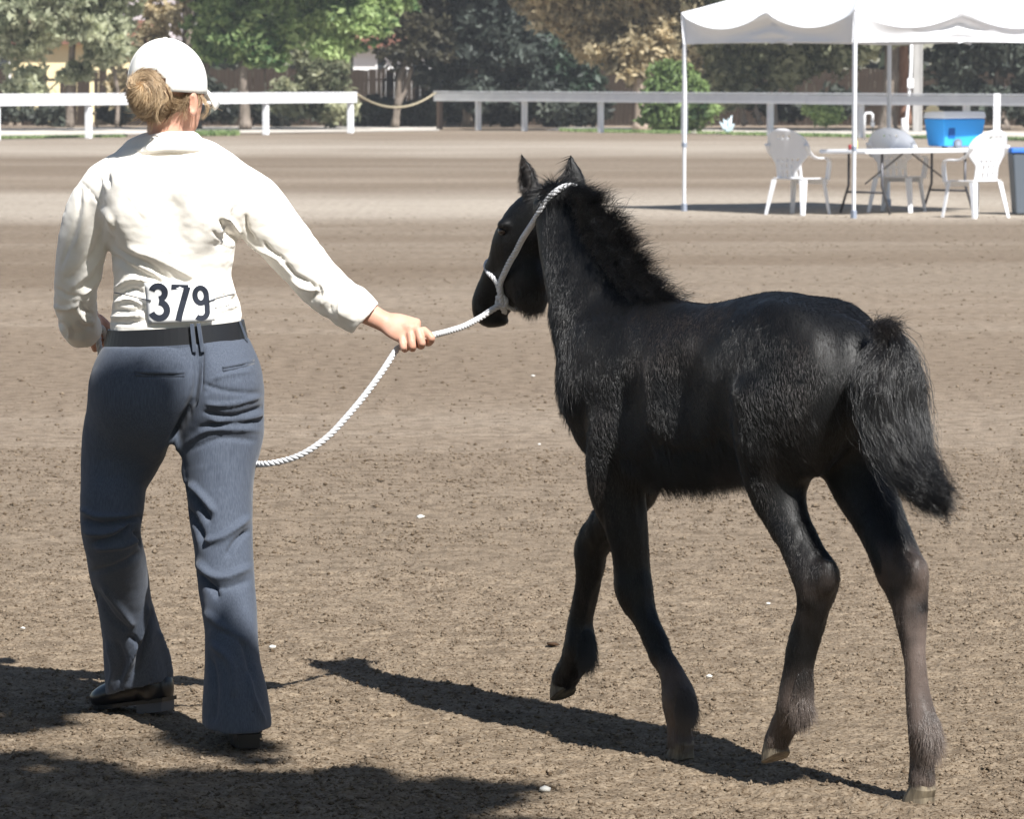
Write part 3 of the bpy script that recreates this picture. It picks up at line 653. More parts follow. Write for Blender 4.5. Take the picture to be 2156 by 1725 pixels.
# pale plant by the shrub
rt = thing('agave_plant', 'small pale blue-white plant standing on the sand strip beside the round shrub', 'plant', (X_at(1531, 117), 117, 0)); m_jug = mat('pale_blue_leaf', (0.42, 0.54, 0.60), 0.6, noise=(9, (0.62, 0.72, 0.78), 3))
for i in range(9):
    a = i * 2.4; ln_ = .28 + .26 * random.random(); o_ = .10 + .14 * random.random(); mb = MB(); mb.tube([(0, 0, 0), (math.cos(a) * o_ * .4, math.sin(a) * o_ * .4, ln_ * .5), (math.cos(a) * o_, math.sin(a) * o_, ln_)], [.05, .06, .012], 6, flat=.35); mb.build('leaf', m_jug, rt)
SPOTS = [(60, 1650, .12), (180, 1620, .08), (300, 1700, .2), (520, 1670, .12), (660, 1720, .2), (730, 1665, .1), (860, 1660, .06), (-150, 1540, .15), (-200, 1640, .3), (40, 1600, .10), (0, 1690, .25), (120, 1680, .16), (250, 1650, .12), (220, 1700, .22), (330, 1670, .14), (440, 1640, .13), (450, 1700, .22), (560, 1640, .12), (620, 1690, .20), (700, 1650, .12),
         (740, 1625, .07), (800, 1640, .08), (790, 1690, .16), (900, 1690, .15), (960, 1650, .06), (1000, 1680, .10), (1070, 1670, .07), (1110, 1660, .05), (350, 1760, .35), (50, 1780, .35), (650, 1770, .35), (900, 1760, .25), (1100, 1740, .10), (540, 1600, .05),(20, 1530, .10),(90,1490,.09)]
SPOTS3 = [(100, 585, 10.15, .04), (94, 650, 10.2, .045), (190, 930, 10.1, .06), (195, 1000, 10.1, .08), (195, 1080, 10.1, .09), (200, 1160, 10.15, .07), (215, 1240, 10.2, .05),
          (460, 1360, 9.9, .05), (475, 1420, 9.9, .08), (485, 1480, 9.9, .10), (495, 1540, 9.9, .11), (90, 1520, 10.3, .12)]
# ================================================================ canopy and its furniture
m_cv = mat('white_canvas', (0.84, 0.85, 0.88), 0.8, 0.2, bump=(20, .15, .01), trans=(0.12, (0.75, 0.72, 0.65))); m_pole = mat('white_steel', (0.72, 0.74, 0.78), 0.4, 0.4); m_grey = mat('galvanised', (0.30, 0.34, 0.42), 0.5, metallic=.3)
TL = gp(1440, 49.9); TR = gp(1797, 47.3); ev = TR - TL; Lt = np.linalg.norm(ev); e1 = ev / Lt; e2 = np.array([-e1[1], e1[0], 0]); 
if e2[1] < 0: e2 = -e2
S_ = Lt
tent = thing('canopy_tent', 'white pop-up canopy tent shading the table and chairs', 'canopy', TR)
def TT(a, b_, z): return -e1 * a + e2 * b_ + UP * z           # a: from right-front toward left, b: into depth
cor = [(0, 0), (S_, 0), (S_, S_), (0, S_)]
EZ, VZ, PZ = 2.36, 1.985, 3.25
for a, b_ in cor:
    mb = MB(); mb.box(TT(a, b_, 1.56), (.038, .038, 1.55), math.atan2(e1[1], e1[0])); p = mb.build('pole', m_pole, tent)
    mb = MB(); mb.box(TT(a, b_, .43), (.030, .030, .80), math.atan2(e1[1], e1[0])); mb.build('lower_pole', m_pole, tent)
    mb = MB(); mb.box(TT(a, b_, .045), (.05, .05, .09), math.atan2(e1[1], e1[0])); mb.build('foot', m_grey, p); mb = MB(); mb.box(TT(a, b_, .79), (.046, .046, .05), math.atan2(e1[1], e1[0])); mb.build('clamp', m_grey, p)
def edge(i, t_):
    (a0, b0), (a1, b1) = cor[i], cor[(i + 1) % 4]; o_ = .03; a = a0 + (a1 - a0) * t_; b_ = b0 + (b1 - b0) * t_
    a += o_ if a > S_ / 2 else -o_; b_ += o_ if b_ > S_ / 2 else -o_
    sag = .18 * abs(math.sin(2 * math.pi * t_)) ** .8 + (.0 if t_ in (0, 1) else .02); return a, b_, sag
NT, NR = 32, 10; Vr = []; Fr = []
for i in range(4):
    for k in range(NT + 1):
        for r in range(NR + 1):
            t_ = k / NT; a, b_, sag = edge(i, t_); f = r / NR; a2 = a + (S_ / 2 - a) * f; b2 = b_ + (S_ / 2 - b_) * f
            Vr.append(TT(a2, b2, EZ - sag * (1 - f) ** 1.5 + (PZ - EZ) * f - .10 * math.sin(math.pi * f)))
    o_ = i * (NT + 1) * (NR + 1)
    for k in range(NT):
        for r in range(NR): q = o_ + k * (NR + 1) + r; Fr.append((q, q + NR + 1, q + NR + 2, q + 1))
cvs = obj('canopy_roof', Vr, Fr, m_cv, tent, smooth=True)
for i in range(4):
    Vv = []; Fv = []; NV = 10; ea = np.array(cor[(i + 1) % 4], float) - np.array(cor[i], float); outn = np.array([ea[1], -ea[0]]) / S_
    if outn.dot(np.array([S_ / 2, S_ / 2]) - np.array(cor[i])) > 0: outn = -outn
    for k in range(49):
        t_ = k / 48; a, b_, sag = edge(i, t_)
        for r in range(NV + 1):
            f = r / NV; mid = math.exp(-((t_ - .5) / .09) ** 2); bul = -.05 * math.sin(math.pi * f) * math.sin(math.pi * t_) - .05 * f + mid * .035 * math.sin(f * 11 + 0.6) + .010 * math.sin(t_ * 17 + f * 3)
            zz = EZ - sag - (EZ - sag - VZ - .02 * math.sin(math.pi * t_) ) * f
            Vv.append(TT(a + outn[0] * bul, b_ + outn[1] * bul, zz))
    for k in range(48):
        for r in range(NV): q = k * (NV + 1) + r; Fv.append((q, q + NV + 1, q + NV + 2, q + 1))
    obj('valance', Vv, Fv, m_cv, tent, smooth=True)
for i in range(4):
    (a0, b0), (a1, b1) = cor[i], cor[(i + 1) % 4]; mb = MB()
    for s0, s1, z0, z1 in ((0, .5, 2.1, 2.32), (0, .5, 2.32, 2.1), (.5, 1, 2.1, 2.32), (.5, 1, 2.32, 2.1)):
        mb.tube([TT(.06 + (a0 + (a1 - a0) * s0) * .96, .06 + (b0 + (b1 - b0) * s0) * .96, z0 - .02), TT(.06 + (a0 + (a1 - a0) * s1) * .96, .06 + (b0 + (b1 - b0) * s1) * .96, z1 - .11)], .012, 6)
    mb.build('truss', m_pole, tent)

# --- resin chairs
m_res = mat('white_resin', (0.78, 0.79, 0.82), 0.45, 0.4)
def make_chair(label):
    root = thing('garden_chair', label, 'chair', (0, 0, 0), group='white resin armchairs round the folding table')
    V = []; F = []; nu, nv = 20, 22
    def hw(v): return .175 + .115 * min(1, max(0, (v - .30) / .22)) if v < .62 else .29 * math.sqrt(max(.0, 1 - ((v - .62) / .385) ** 2.2))
    for j in range(nv + 1):
        v = j / nv; z = .40 + .58 * v; w = max(hw(v), .02)
        for i in range(nu + 1):
            u = i / nu * 2 - 1; V.append((u * w, -.19 - .15 * v + .07 * (u * w / .26) ** 2 + .02 * math.sin(v * 3), z))
    for j in range(nv):
        for i in range(nu):
            u = (i + .5) / nu * 2 - 1; v = (j + .5) / nv
            slot = (.05 < v < .17 and i % 4 in (1,) and abs(u) < .8) or (.24 < v < .33 and i % 4 in (1,) and abs(u) < .7) or (.38 < v < .42 and i % 3 == 1 and abs(u) < .7) or (.84 < v < .87 and i % 3 == 1 and abs(u) < .55)
            if not slot: F.append((j * (nu + 1) + i, j * (nu + 1) + i + 1, (j + 1) * (nu + 1) + i + 1, (j + 1) * (nu + 1) + i))
    o = obj('backrest', V, F, m_res, root, smooth=True); md = o.modifiers.new('s', 'SOLIDIFY'); md.thickness = .012; md.offset = 0
    V = []; F = []
    for j in range(11):
        for i in range(11):
            u = i / 5 - 1; v = j / 10; V.append((u * (.205 + .035 * v), -.20 + .43 * v, .415 - .022 * math.cos(u * 1.4) * math.sin(v * 2.8) - (.03 * max(0, v - .85) / .15)))
    for j in range(10):
        for i in range(10): F.append((j * 11 + i, j * 11 + i + 1, (j + 1) * 11 + i + 1, (j + 1) * 11 + i))
    for i in range(11): V.append((V[110 + i][0], .235, .345))
    for i in range(10): F.append((110 + i, 110 + i + 1, 121 + i + 1, 121 + i))
    o = obj('seat', V, F, m_res, root, smooth=True); md = o.modifiers.new('s', 'SOLIDIFY'); md.thickness = .014; md.offset = 0
    for s_ in (-1, 1):
        mb = MB(); q = spline([(s_ * .272, -.235, .80), (s_ * .285, -.15, .69), (s_ * .29, -.04, .645), (s_ * .295, .12, .640), (s_ * .285, .205, .61), (s_ * .262, .225, .50), (s_ * .245, .225, .39)], 4)
        mb.tube(q, [.034, .034, .032, .030, .030, .030, .030, .030] + [.030] * (len(q) - 8), 8, flat=.42, up=(s_, 0, 0)); mb.build('armrest', m_res, root, smooth=True)
        for y0, y1 in ((-.19, -.265), (.205, .245)):
            mb = MB(); ang = 1 if y0 < 0 else .8
            p0 = np.array([s_ * .215, y0, .40]); p1 = np.array([s_ * .262, y1, 0.0]); r0, r1 = (.045, .022) if y0 < 0 else (.034, .018); V = []
            for t_ in (0, .5, 1):
                c = p0 * (1 - t_) + p1 * t_; r = r0 * (1 - t_) + r1 * t_; sy = 1 if y0 < 0 else -1
                for dx, dy in ((s_ * .012, -sy * .012), (-s_ * r * 1.2, -sy * .012), (-s_ * r * 1.2, -sy * .002), (-s_ * .0, -sy * .002 + sy * .0), (-s_ * 0., sy * r * 1.2), (s_ * .012, sy * r * 1.2)): V.append(c + np.array([dx, dy, 0]))
            F = [(r * 6 + i, r * 6 + (i + 1) % 6, (r + 1) * 6 + (i + 1) % 6, (r + 1) * 6 + i) for r in range(2) for i in range(6)] + [(0, 1, 2, 3, 4, 5), (12, 13, 14, 15, 16, 17)]
            mb.add(V, F); mb.build('leg', m_res, root)
    return root
ch1 = make_chair('shaded white resin armchair standing alone left of the folding table')
ch1.location = gp(1680, 48.7); ch1.rotation_euler = (0, 0, math.radians(-40)); ch1.scale = (1.02,) * 3
ch2 = copy_tree(ch1); ch2['label'] = 'shaded white resin armchair behind the folding table, between the canopy poles'; ch2.location = gp(1888, 49.6); ch2.rotation_euler = (0, 0, math.radians(-24))
ch3 = copy_tree(ch1); ch3['label'] = 'brightly sunlit white resin armchair in front of the blue cooler'; ch3.location = gp(2052, 47.6); ch3.rotation_euler = (0, 0, math.radians(38))

# --- folding table
ta = np.array([X_at(1815, 48.05), 48.05, 0]); tb_ = np.array([X_at(2085, 49.45), 49.45, 0]); tv = tb_ - ta; tl = np.linalg.norm(tv); tang = math.atan2(tv[1], tv[0])
tab = thing('folding_table', 'long white folding table with grey steel legs under the canopy', 'table', (ta + tb_) / 2, tang)
mb = MB(); mb.box((0, .33, .735), (tl, .76, .045)); mb.build('table_top', m_res, tab, bevel=.012); m_leg = mat('dark_steel', (0.09, 0.09, 0.10), 0.4, metallic=.6)
for s_ in (-1, 1):
    mb = MB(); xx = s_ * (tl / 2 - .38)
    for yy in (.06, .60):
        mb.tube([(xx, yy, .71), (xx, yy, .34), (xx, yy + (-.12 if yy < .3 else .12) * 1.1, .015)], .015, 8)
    mb.tube([(xx, .02, .26), (xx, .64, .26)], .013, 8); mb.build('leg', m_leg, tab, smooth=True)
    mb = MB(); mb.tube([(xx, .33, .36), (xx - s_ * .62, .33, .70)], .010, 6); mb.build('brace', m_leg, tab, smooth=True)
def on_table(px_, back): # world spot on the table
    t_ = (px_ - 1815) / 270.; c = ta + tv * t_ + np.array([-math.sin(tang), math.cos(tang), 0]) * back; return np.array([c[0], c[1], .7595])
bt = thing('squeeze_bottle', 'small yellow bottle standing at the left end of the folding table', 'bottle', on_table(1836, .30)); mb = MB(); mb.lathe([(.035, 0), (.038, .01), (.038, .09), (.02, .12)], n=12); mb.build('bottle_body', mat('yellow_plastic', (0.75, 0.62, 0.18), 0.4), bt, smooth=True); mb = MB(); mb.lathe([(.02, .12), (.02, .15), (.008, .17)], n=10); mb.build('lid', m_res, bt)
mb = MB(); mb.lathe([(.022, 0), (.026, .008), (.026, .055), (.02, .06)], n=12); o = mb.build('red_can', mat('red_can', (0.28, 0.03, 0.03), 0.4), smooth=True); o.location = on_table(1818, .22); tag(o, 'small red can just left of the yellow bottle on the folding table', 'can')
# --- cooler
m_blue = mat('cooler_blue', (0.035, 0.36, 0.86), 0.45, 0.4); cl0 = on_table(2062, .42); cool = thing('cooler', 'blue wheeled cooler with a white lid standing on the folding table', 'cooler', cl0 + [0, 0, .0], tang - .12)
mb = MB(); 
def frus(mb, w0, d0, w1, d1, z0, z1): mb.add([(-w0 / 2, -d0 / 2, z0), (w0 / 2, -d0 / 2, z0), (w0 / 2, d0 / 2, z0), (-w0 / 2, d0 / 2, z0), (-w1 / 2, -d1 / 2, z1), (w1 / 2, -d1 / 2, z1), (w1 / 2, d1 / 2, z1), (-w1 / 2, d1 / 2, z1)], [(3, 2, 1, 0), (4, 5, 6, 7), (0, 1, 5, 4), (1, 2, 6, 5), (2, 3, 7, 6), (3, 0, 4, 7)])
frus(mb, .56, .32, .64, .38, .02, .345); mb.build('cooler_body', m_blue, cool, bevel=.02)
mb = MB(); frus(mb, .66, .40, .63, .37, .348, .43); mb.build('lid', m_res, cool, bevel=.02)
mb = MB(); mb.box((-.19, -.172, .18), (.10, .02, .12)); mb.build('handle', mat('deep_blue', (0.01, 0.10, 0.35), 0.5), cool, bevel=.006)
for s_ in (-.10,):
    mb = MB(); mb.tube([(s_, -.195, .055), (s_, -.15, .055)], .055, 16); w = mb.build('wheel', mat('grey_wheel', (0.16, 0.17, 0.2), 0.6), cool); mb = MB(); mb.tube([(s_, -.20, .055), (s_, -.196, .055)], .03, 12); mb.build('hub', m_grey, w)
mb = MB(); mb.box((-.25, -.12, .012), (.05, .05, .024)); mb.build('foot', m_leg, cool)
ht = thing('straw_hat', 'small pale straw hat resting on the back edge of the cooler lid', 'hat', cl0 + np.array([-.26, .02, .43])); mb = MB(); mb.lathe([(.13, .0), (.13, .006), (.08, .012), (.075, .05), (.04, .07), (.001, .072)], n=16); mb.build('hat_crown', mat('straw', (0.72, 0.62, 0.40), 0.8), ht, smooth=True)
# --- bin
bn_ = thing('trash_bin', 'dark grey rubbish bin with a blue lid at the right edge beside the sunlit chair', 'bin', gp(2172, 48.6)); mb = MB(); frus(mb, .42, .42, .52, .52, .01, .72); mb.build('bin_body', mat('grey_plastic', (0.11, 0.13, 0.155), 0.5), bn_, bevel=.02)
mb = MB(); frus(mb, .56, .56, .54, .54, .722, .775); mb.build('lid', mat('lid_blue', (0.03, 0.15, 0.55), 0.5), bn_, bevel=.012)

# ================================================================ tree behind the camera whose crown shades the lower corner
shade = thing('shade_tree', 'leafy tree outside the frame that shades the dirt at the lower edge', 'tree', (-3.6, 3.4, 0)); sb0 = np.array([-3.6, 3.4, 0])
mb = MB(); mb.tube([(0, 0, -.05), (.05, 0, 1.2), (0, .1, 2.6), (.3, .2, 4.2), (1.4, .8, 6.0)], [.26, .20, .17, .13, .06], 12); mb.build('trunk', m_bark, shade, smooth=True)
spots = []   # ground positions (photo px), radius m, density
def shadow_spot(x, y, r, hgt): g = G(x, y); k = hgt / SUN[2]; c = g + SUN * k; spots.append((c, r))
for x, y, r in SPOTS: shadow_spot(x, y, r, random.uniform(5.2, 6.4))
for x, y, d, r in SPOTS3: spots.append((P(x, y, d) + SUN * random.uniform(5.5, 6.8), r))
Cs = []
for c, r in spots:
    n = int(2100 * (r / .3) ** 2); d = unit(rng.standard_normal((n, 3))) * (rng.random(n) ** .45)[:, None]; q = c + d * r * [1, 1, .8] + np.array([0, 0, 0]); Cs.append(q)
over = np.column_stack([rng.uniform(-9, 7, 26000), rng.uniform(-7, 4.2, 26000), np.zeros(26000)]); over[:, 2] = rng.uniform(4.6, 9.5, 26000)
over = over[(over[:, 1] + .76 * over[:, 2] < 7.2) & (fbm(over * .8, 2, 44) > -.25)]
Cs = np.concatenate(Cs); Cs = Cs[fbm(Cs * 7, 3, 9) > -.17]
mb = MB()
for c, r in spots:
    a = sb0 + np.array([0.2, .2, 4.0]); mb.tube([a - sb0, (a + c) / 2 - sb0 + [0, 0, .3], c - sb0], [.04, .025, .006], 5)
mb.build('branch', m_bark, shade); leaves('crown', Cs - sb0, .035, green, shade, seed=8)
leaves('crown', over - sb0, .16, green, shade, seed=9)
# ================================================================ foal
PHI = math.radians(35.0)
Hd = np.array([-math.sin(PHI), math.cos(PHI), 0.0]); Rt = np.array([math.cos(PHI), math.sin(PHI), 0.0]); UP = np.array([0, 0, 1.0])
O = np.array([0.496, 9.657, 0.0])
def B(s, t, z): return O + Hd * s + Rt * t + UP * z
def PT(x, y, t):
    u = (x - CX) / FD; v = -(y - CY) / FD; w = np.array([u, cp + v * sp, -sp + v * cp])
    return np.array([0, 0, CAMH]) + w * ((O.dot(Rt) + t) / w.dot(Rt))
def limb(rows, k=0.03, ratio=1.0, op='add', F_=None, sub=4):
    """rows: x, y, half width px, t, (depth ratio)"""
    C = []; A = []; Bv = []
    for r in rows:
        p = PT(r[0], r[1], r[3]); C.append(p); hw = r[2] * p[1] / FD
        A.append(hw); Bv.append(hw * (r[4] if len(r) > 4 else ratio))
    C = np.array(C)
    # side vector: across the limb in the picture
    T = np.gradient(C, axis=0); V = C - np.array([0, 0, CAMH]); U = unit(np.cross(unit(T), unit(V)))
    (F_ or fo).tube(C, A, Bv, U, k=k, op=op, sub=sub)

fo = Field((-0.17, 8.98, -0.02), (1.12, 10.75, 1.47), 0.0062)
# trunk: s, top z, bottom z, half width
tr = [(-.475, 1.035, .86, .055), (-.44, 1.062, .80, .095), (-.37, 1.082, .755, .128), (-.28, 1.105, .72, .148), (-.18, 1.112, .70, .155), (-.06, 1.088, .675, .158),
      (.06, 1.072, .655, .160), (.17, 1.075, .640, .150), (.27, 1.080, .635, .138), (.36, 1.06, .66, .122), (.43, 1.03, .70, .105), (.485, 0.99, .76, .075)]
fo.tube([B(s, 0, (a + b_) / 2) for s, a, b_, w in tr], [(a - b_) / 2 for s, a, b_, w in tr], [w for *_, w in tr], UP, k=0.03, sub=3)
for sd_ in (-1, 1):
    fo.blob(B(-.30, .085 * sd_, .90), (.155, .075, .185), [Hd, Rt, UP], k=.07)      # haunch
    fo.blob(B(-.405, .07 * sd_, .86), (.08, .065, .15), [Hd, Rt, UP], k=.06)
    fo.blob(B(.33, .085 * sd_, .86), (.105, .055, .17), [unit(Hd + UP * -.25), Rt, unit(UP + Hd * .25)], k=.06)      # shoulder
    fo.blob(B(.43, .055 * sd_, .80), (.07, .06, .11), [Hd, Rt, UP], k=.05)          # breast
    fo.blob(B(.22, .075 * sd_, .76), (.09, .055, .08), [Hd, Rt, UP], k=.05)         # upper arm
# neck: x, y, hw, t
limb([(1330, 790, 150, 0, .62), (1298, 700, 132, 0, .60), (1262, 620, 112, 0, .60), (1228, 545, 92, 0, .60), (1198, 480, 72, 0, .66), (1172, 432, 54, -.005, .85)], k=.06)
# head: own depth
def PD(x, y, d): return P(x, y, d)
def hrow(rows, k, F_=None, sub=4, u=None, op='add'):
    C = np.array([P(r[0], r[1], r[4]) for r in rows]); T = np.gradient(C, axis=0); V = C - np.array([0, 0, CAMH])
    U = unit(np.cross(unit(T), unit(V))) if u is None else u
    (F_ or fo).tube(C, [r[2] * r[4] / FD for r in rows], [r[3] for r in rows], U, k=k, sub=sub, op=op)
hrow([(1152, 432, 46, .050, 10.38), (1124, 470, 62, .058, 10.39), (1103, 515, 66, .058, 10.41), (1080, 560, 55, .047, 10.44), (1056, 602, 49, .038, 10.47),
      (1036, 637, 43, .035, 10.49), (1027, 660, 34, .032, 10.50)], .02)
fo.blob(P(1108, 588, 10.39), (.062, .043, .066), [unit(np.array([-.87, .5, 0])), unit(np.array([.5, .87, 0])), UP], k=.03)   # cheek
fo.blob(P(1125, 620, 10.40), (.035, .035, .05), None, k=.03)
fo.blob(P(1050, 676, 10.49), (.026, .024, .013), None, k=.012)       # lower lip / chin
fo.blob(P(1031, 672, 10.49), (.022, .024, .017), None, k=.012)
fo.blob(P(1008, 640, 10.49), (.012, .02, .022), None, k=.012)        # nostril rim
fo.blob(P(1009, 643, 10.463), (.006, .008, .009), None, k=.004, op='sub')
fo.blob(P(1063, 473, 10.37), (.018, .022, .013), None, k=.015)       # brow
fo.blob(P(1060, 489, 10.355), (.014, .012, .010), None, k=.006, op='sub')
# fore legs
limb([(1310, 900, 70, -.085, .75), (1300, 960, 66, -.085, .8), (1300, 1030, 60, -.08, .8), (1314, 1090, 50, -.07, .85), (1325, 1150, 42, -.06, .9), (1330, 1200, 40, -.055, .9),
      (1337, 1240, 40, -.052, .9), (1352, 1288, 31, -.045), (1380, 1352, 25, -.04), (1406, 1408, 25, -.035), (1422, 1448, 31, -.03), (1431, 1485, 35, -.03),
      (1428, 1528, 24, -.03), (1432, 1562, 27, -.03)], k=.025)
limb([(1325, 950, 62, .085, .75), (1340, 1020, 52, .085, .8), (1310, 1068, 46, .085, .85), (1270, 1115, 42, .085, .9), (1249, 1150, 36, .085), (1244, 1195, 31, .085), (1234, 1250, 26, .085),
      (1222, 1310, 26, .085), (1222, 1362, 34, .085), (1208, 1398, 31, .085), (1190, 1428, 28, .085)], k=.025)
# hind legs
limb([(1660, 850, 120, -.085, .6), (1645, 930, 100, -.09, .7), (1635, 990, 78, -.09, .75), (1640, 1045, 60, -.09, .8), (1660, 1100, 48, -.09, .8), (1685, 1150, 44, -.09, .8),
      (1707, 1195, 48, -.09, .75), (1717, 1235, 45, -.09, .75), (1712, 1280, 36, -.09, .8), (1697, 1335, 32, -.09, .85), (1682, 1400, 33, -.09, .9), (1674, 1455, 37, -.09, .9),
      (1668, 1495, 38, -.09, .9), (1647, 1535, 29, -.09, .9), (1636, 1562, 27, -.09)], k=.03)
fo.blob(PT(1744, 1212, -.09), (.020, .018, .030), None, k=.045)
limb([(1790, 880, 110, .06, .65), (1800, 950, 88, .06, .75), (1815, 1010, 70, .06, .8), (1838, 1070, 58, .055, .8), (1868, 1130, 52, .05, .8), (1890, 1180, 52, .05, .8),
      (1902, 1225, 48, .05, .75), (1914, 1280, 38, .05, .8), (1922, 1340, 28, .05, .9), (1928, 1400, 24, .05), (1932, 1455, 26, .05), (1938, 1505, 31, .05), (1944, 1545, 35, .05),
      (1940, 1595, 26, .05), (1940, 1640, 29, .05)], k=.03)
fo.blob(PT(1930, 1205, .05), (.018, .016, .032), None, k=.045)
fo.blob(PT(1328, 1232, -.055) - Hd * 0 , (.022, .020, .030), None, k=.04)
fo.blob(PT(1240, 1165, .085), (.022, .020, .030), None, k=.04)
# crease between thighs and flank, shoulder groove
fo.blob(B(-.015, -.180, .88), (.06, .035, .10), [Hd, Rt, UP], k=.09, op='sub')
fo.blob(B(.19, -.185, .84), (.04, .03, .10), [unit(Hd + .2 * UP), Rt, UP], k=.09, op='sub')
# ears
def ear(tip, base, wide, d, sgn, open_):
    p0 = P(*base, d); p1 = P(*tip, d + .01); ax = p1 - p0
    pts = [p0 - ax * .12, p0 + ax * .15, p0 + ax * .45, p0 + ax * .75, p1]
    U = unit(np.cross(ax, open_)); w = wide * d / FD
    fo.tube(pts, [w * .75, w, w * .92, w * .5, .004], [.020, .018, .015, .010, .004], U, k=.012)
    o_ = unit(np.asarray(open_, float))
    fo.tube([p0 + ax * .2 + o_ * .014, p0 + ax * .5 + o_ * .012, p0 + ax * .82 + o_ * .008], [w * .62, w * .62, w * .25], [.012, .011, .006], U, k=.004, op='sub')
ear((1097, 320), (1118, 405), 22, 10.36, 1, (-.75, -.66, .1))
ear((1201, 326), (1212, 408), 24, 10.40, 1, (.2, .98, .1))
V, F = fo.mesh(3)
N = normals(V, F)
if (N * (V - V.mean(0))).sum() < 0: F = F[:, ::-1].copy(); N = -N
px, py = proj(V)
sb = (V - O) @ Hd; tb = (V - O) @ Rt; zb = V[:, 2]
def leg_coat_and_sun(p):  # grey-brown lower legs, with sunlight painted in, strongest on the right hind
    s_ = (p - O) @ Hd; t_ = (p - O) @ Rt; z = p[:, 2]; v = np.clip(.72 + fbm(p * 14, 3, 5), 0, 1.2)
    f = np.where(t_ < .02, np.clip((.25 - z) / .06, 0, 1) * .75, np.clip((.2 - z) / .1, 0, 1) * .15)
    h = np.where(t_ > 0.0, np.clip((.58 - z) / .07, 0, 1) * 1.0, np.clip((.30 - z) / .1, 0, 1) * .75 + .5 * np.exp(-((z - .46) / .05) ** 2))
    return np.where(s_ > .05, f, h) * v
# muscle relief and leg tendons
lg_ = np.clip((.66 - zb) / .1, 0, 1); rel = 0.004 * fbm(V * [9, 9, 6], 3, 77) + (0.0022 + .0022 * lg_) * fbm(V * [30, 30, 9], 2, 78) + .0022 * lg_ * fbm(V * [70, 70, 10], 1, 80)
V = V + N * rel[:, None]
m_coat = mat('black_coat', (0.010, 0.009, 0.009), 0.5, 0.3, bump=(300, 0.35, 0.002))
low = leg_coat_and_sun(V) * .75
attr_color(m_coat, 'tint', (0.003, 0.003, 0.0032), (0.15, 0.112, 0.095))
foal = thing('foal', 'shaggy black foal trotting away on a white rope halter', 'foal', (O[0], O[1], 0))
T0 = np.array([O[0], O[1], 0.0])
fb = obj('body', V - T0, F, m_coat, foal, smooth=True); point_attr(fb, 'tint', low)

# hooves, each a blunt horn wedge
m_hoof = mat('hoof_horn', (0.07, 0.055, 0.038), 0.55, 0.4, noise=(60, (0.22, 0.18, 0.125), 4, (1, 1, .2)))
def hoof(cx_, cy_, t_, rad, tilt, top=(0, 0)):
    p = PT(cx_, cy_, t_) - T0; ax = unit(np.array([math.sin(tilt) * Hd[0], math.sin(tilt) * Hd[1], math.cos(tilt)]))   # up the leg
    fwd = unit(Hd - ax * Hd.dot(ax)); sid = np.cross(ax, fwd); n = 20; Vh = []; Fh = []
    prof = [(-.026, 1.0, .004), (-.024, 1.06, .004), (-.004, .96, 0), (.018, .84, -.004), (.03, .72, -.006), (.034, .3, -.006)]
    for z, k, off in prof:
        for i in range(n):
            a = 2 * math.pi * i / n; c = math.cos(a); rr = rad * k * (1.0 + .16 * max(c, 0) - (.18 if c < -.85 else 0))
            hgt = z * (1 if c > 0 else 1 - .3 * -c)
            Vh.append(p + ax * hgt + fwd * (c * rr + off + (0.006 if z < 0 else -.002)) + sid * math.sin(a) * rr * .9)
    m_ = len(prof)
    for r in range(m_ - 1):
        for i in range(n): Fh.append((r * n + i, r * n + (i + 1) % n, (r + 1) * n + (i + 1) % n, (r + 1) * n + i))
    Fh.append(tuple(range(n - 1, -1, -1))); Fh.append(tuple((m_ - 1) * n + i for i in range(n)))
    return obj('hoof', Vh, Fh, m_hoof, foal, smooth=False)
hoof(1436, 1583, -.03, .034, .15); hoof(1186, 1441, .085, .034, .5); hoof(1635, 1573, -.09, .033, .4); hoof(1940, 1677, .05, .037, .08)
# eye
eb = MB(); c = P(1058, 487, 10.368) - T0
for i in range(1): eb.lathe([(.001, -.011), (.007, -.008), (.0105, -.003), (.0108, .003), (.007, .008), (.001, .011)], c, 12)
eb.build('eye', mat('eye', (0.01, 0.006, 0.004), 0.08, 0.6), foal, smooth=True)

# ---- fur
m_fur = mat('fur', (0.012, 0.010, 0.010), 0.36, 0.62)
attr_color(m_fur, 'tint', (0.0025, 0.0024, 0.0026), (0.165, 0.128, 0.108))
Nn = normals(V, F)
def flow(p, n):
    s = (p - O) @ Hd; z = p[:, 2]; q = np.zeros_like(p)
    q += np.array([0, 0, -1.0]) * 0.9 - Hd * 0.55
    leg = np.clip((.70 - z) / .08, 0, 1)[:, None]; q = q * (1 - leg) + np.array([0, 0, -1.0]) * leg
    neck = np.clip((s - .38) / .1, 0, 1)[:, None] * np.clip((z - .95) / .1, 0, 1)[:, None]
    q = q * (1 - neck) + (np.array([0, 0, -1.0]) - Hd * .3) * neck
    x_, y_ = proj(p); head = ((x_ < 1142) & (y_ < 700) & (z > .9))[:, None]
    q = np.where(head, np.array([-.45, .15, -.85]), q)
    rump = np.clip((-.2 - s) / .15, 0, 1)[:, None] * (1 - leg); q += rump * np.array([.0, -.2, -.6])
    return unit(q - n * (q * n).sum(1, keepdims=True))
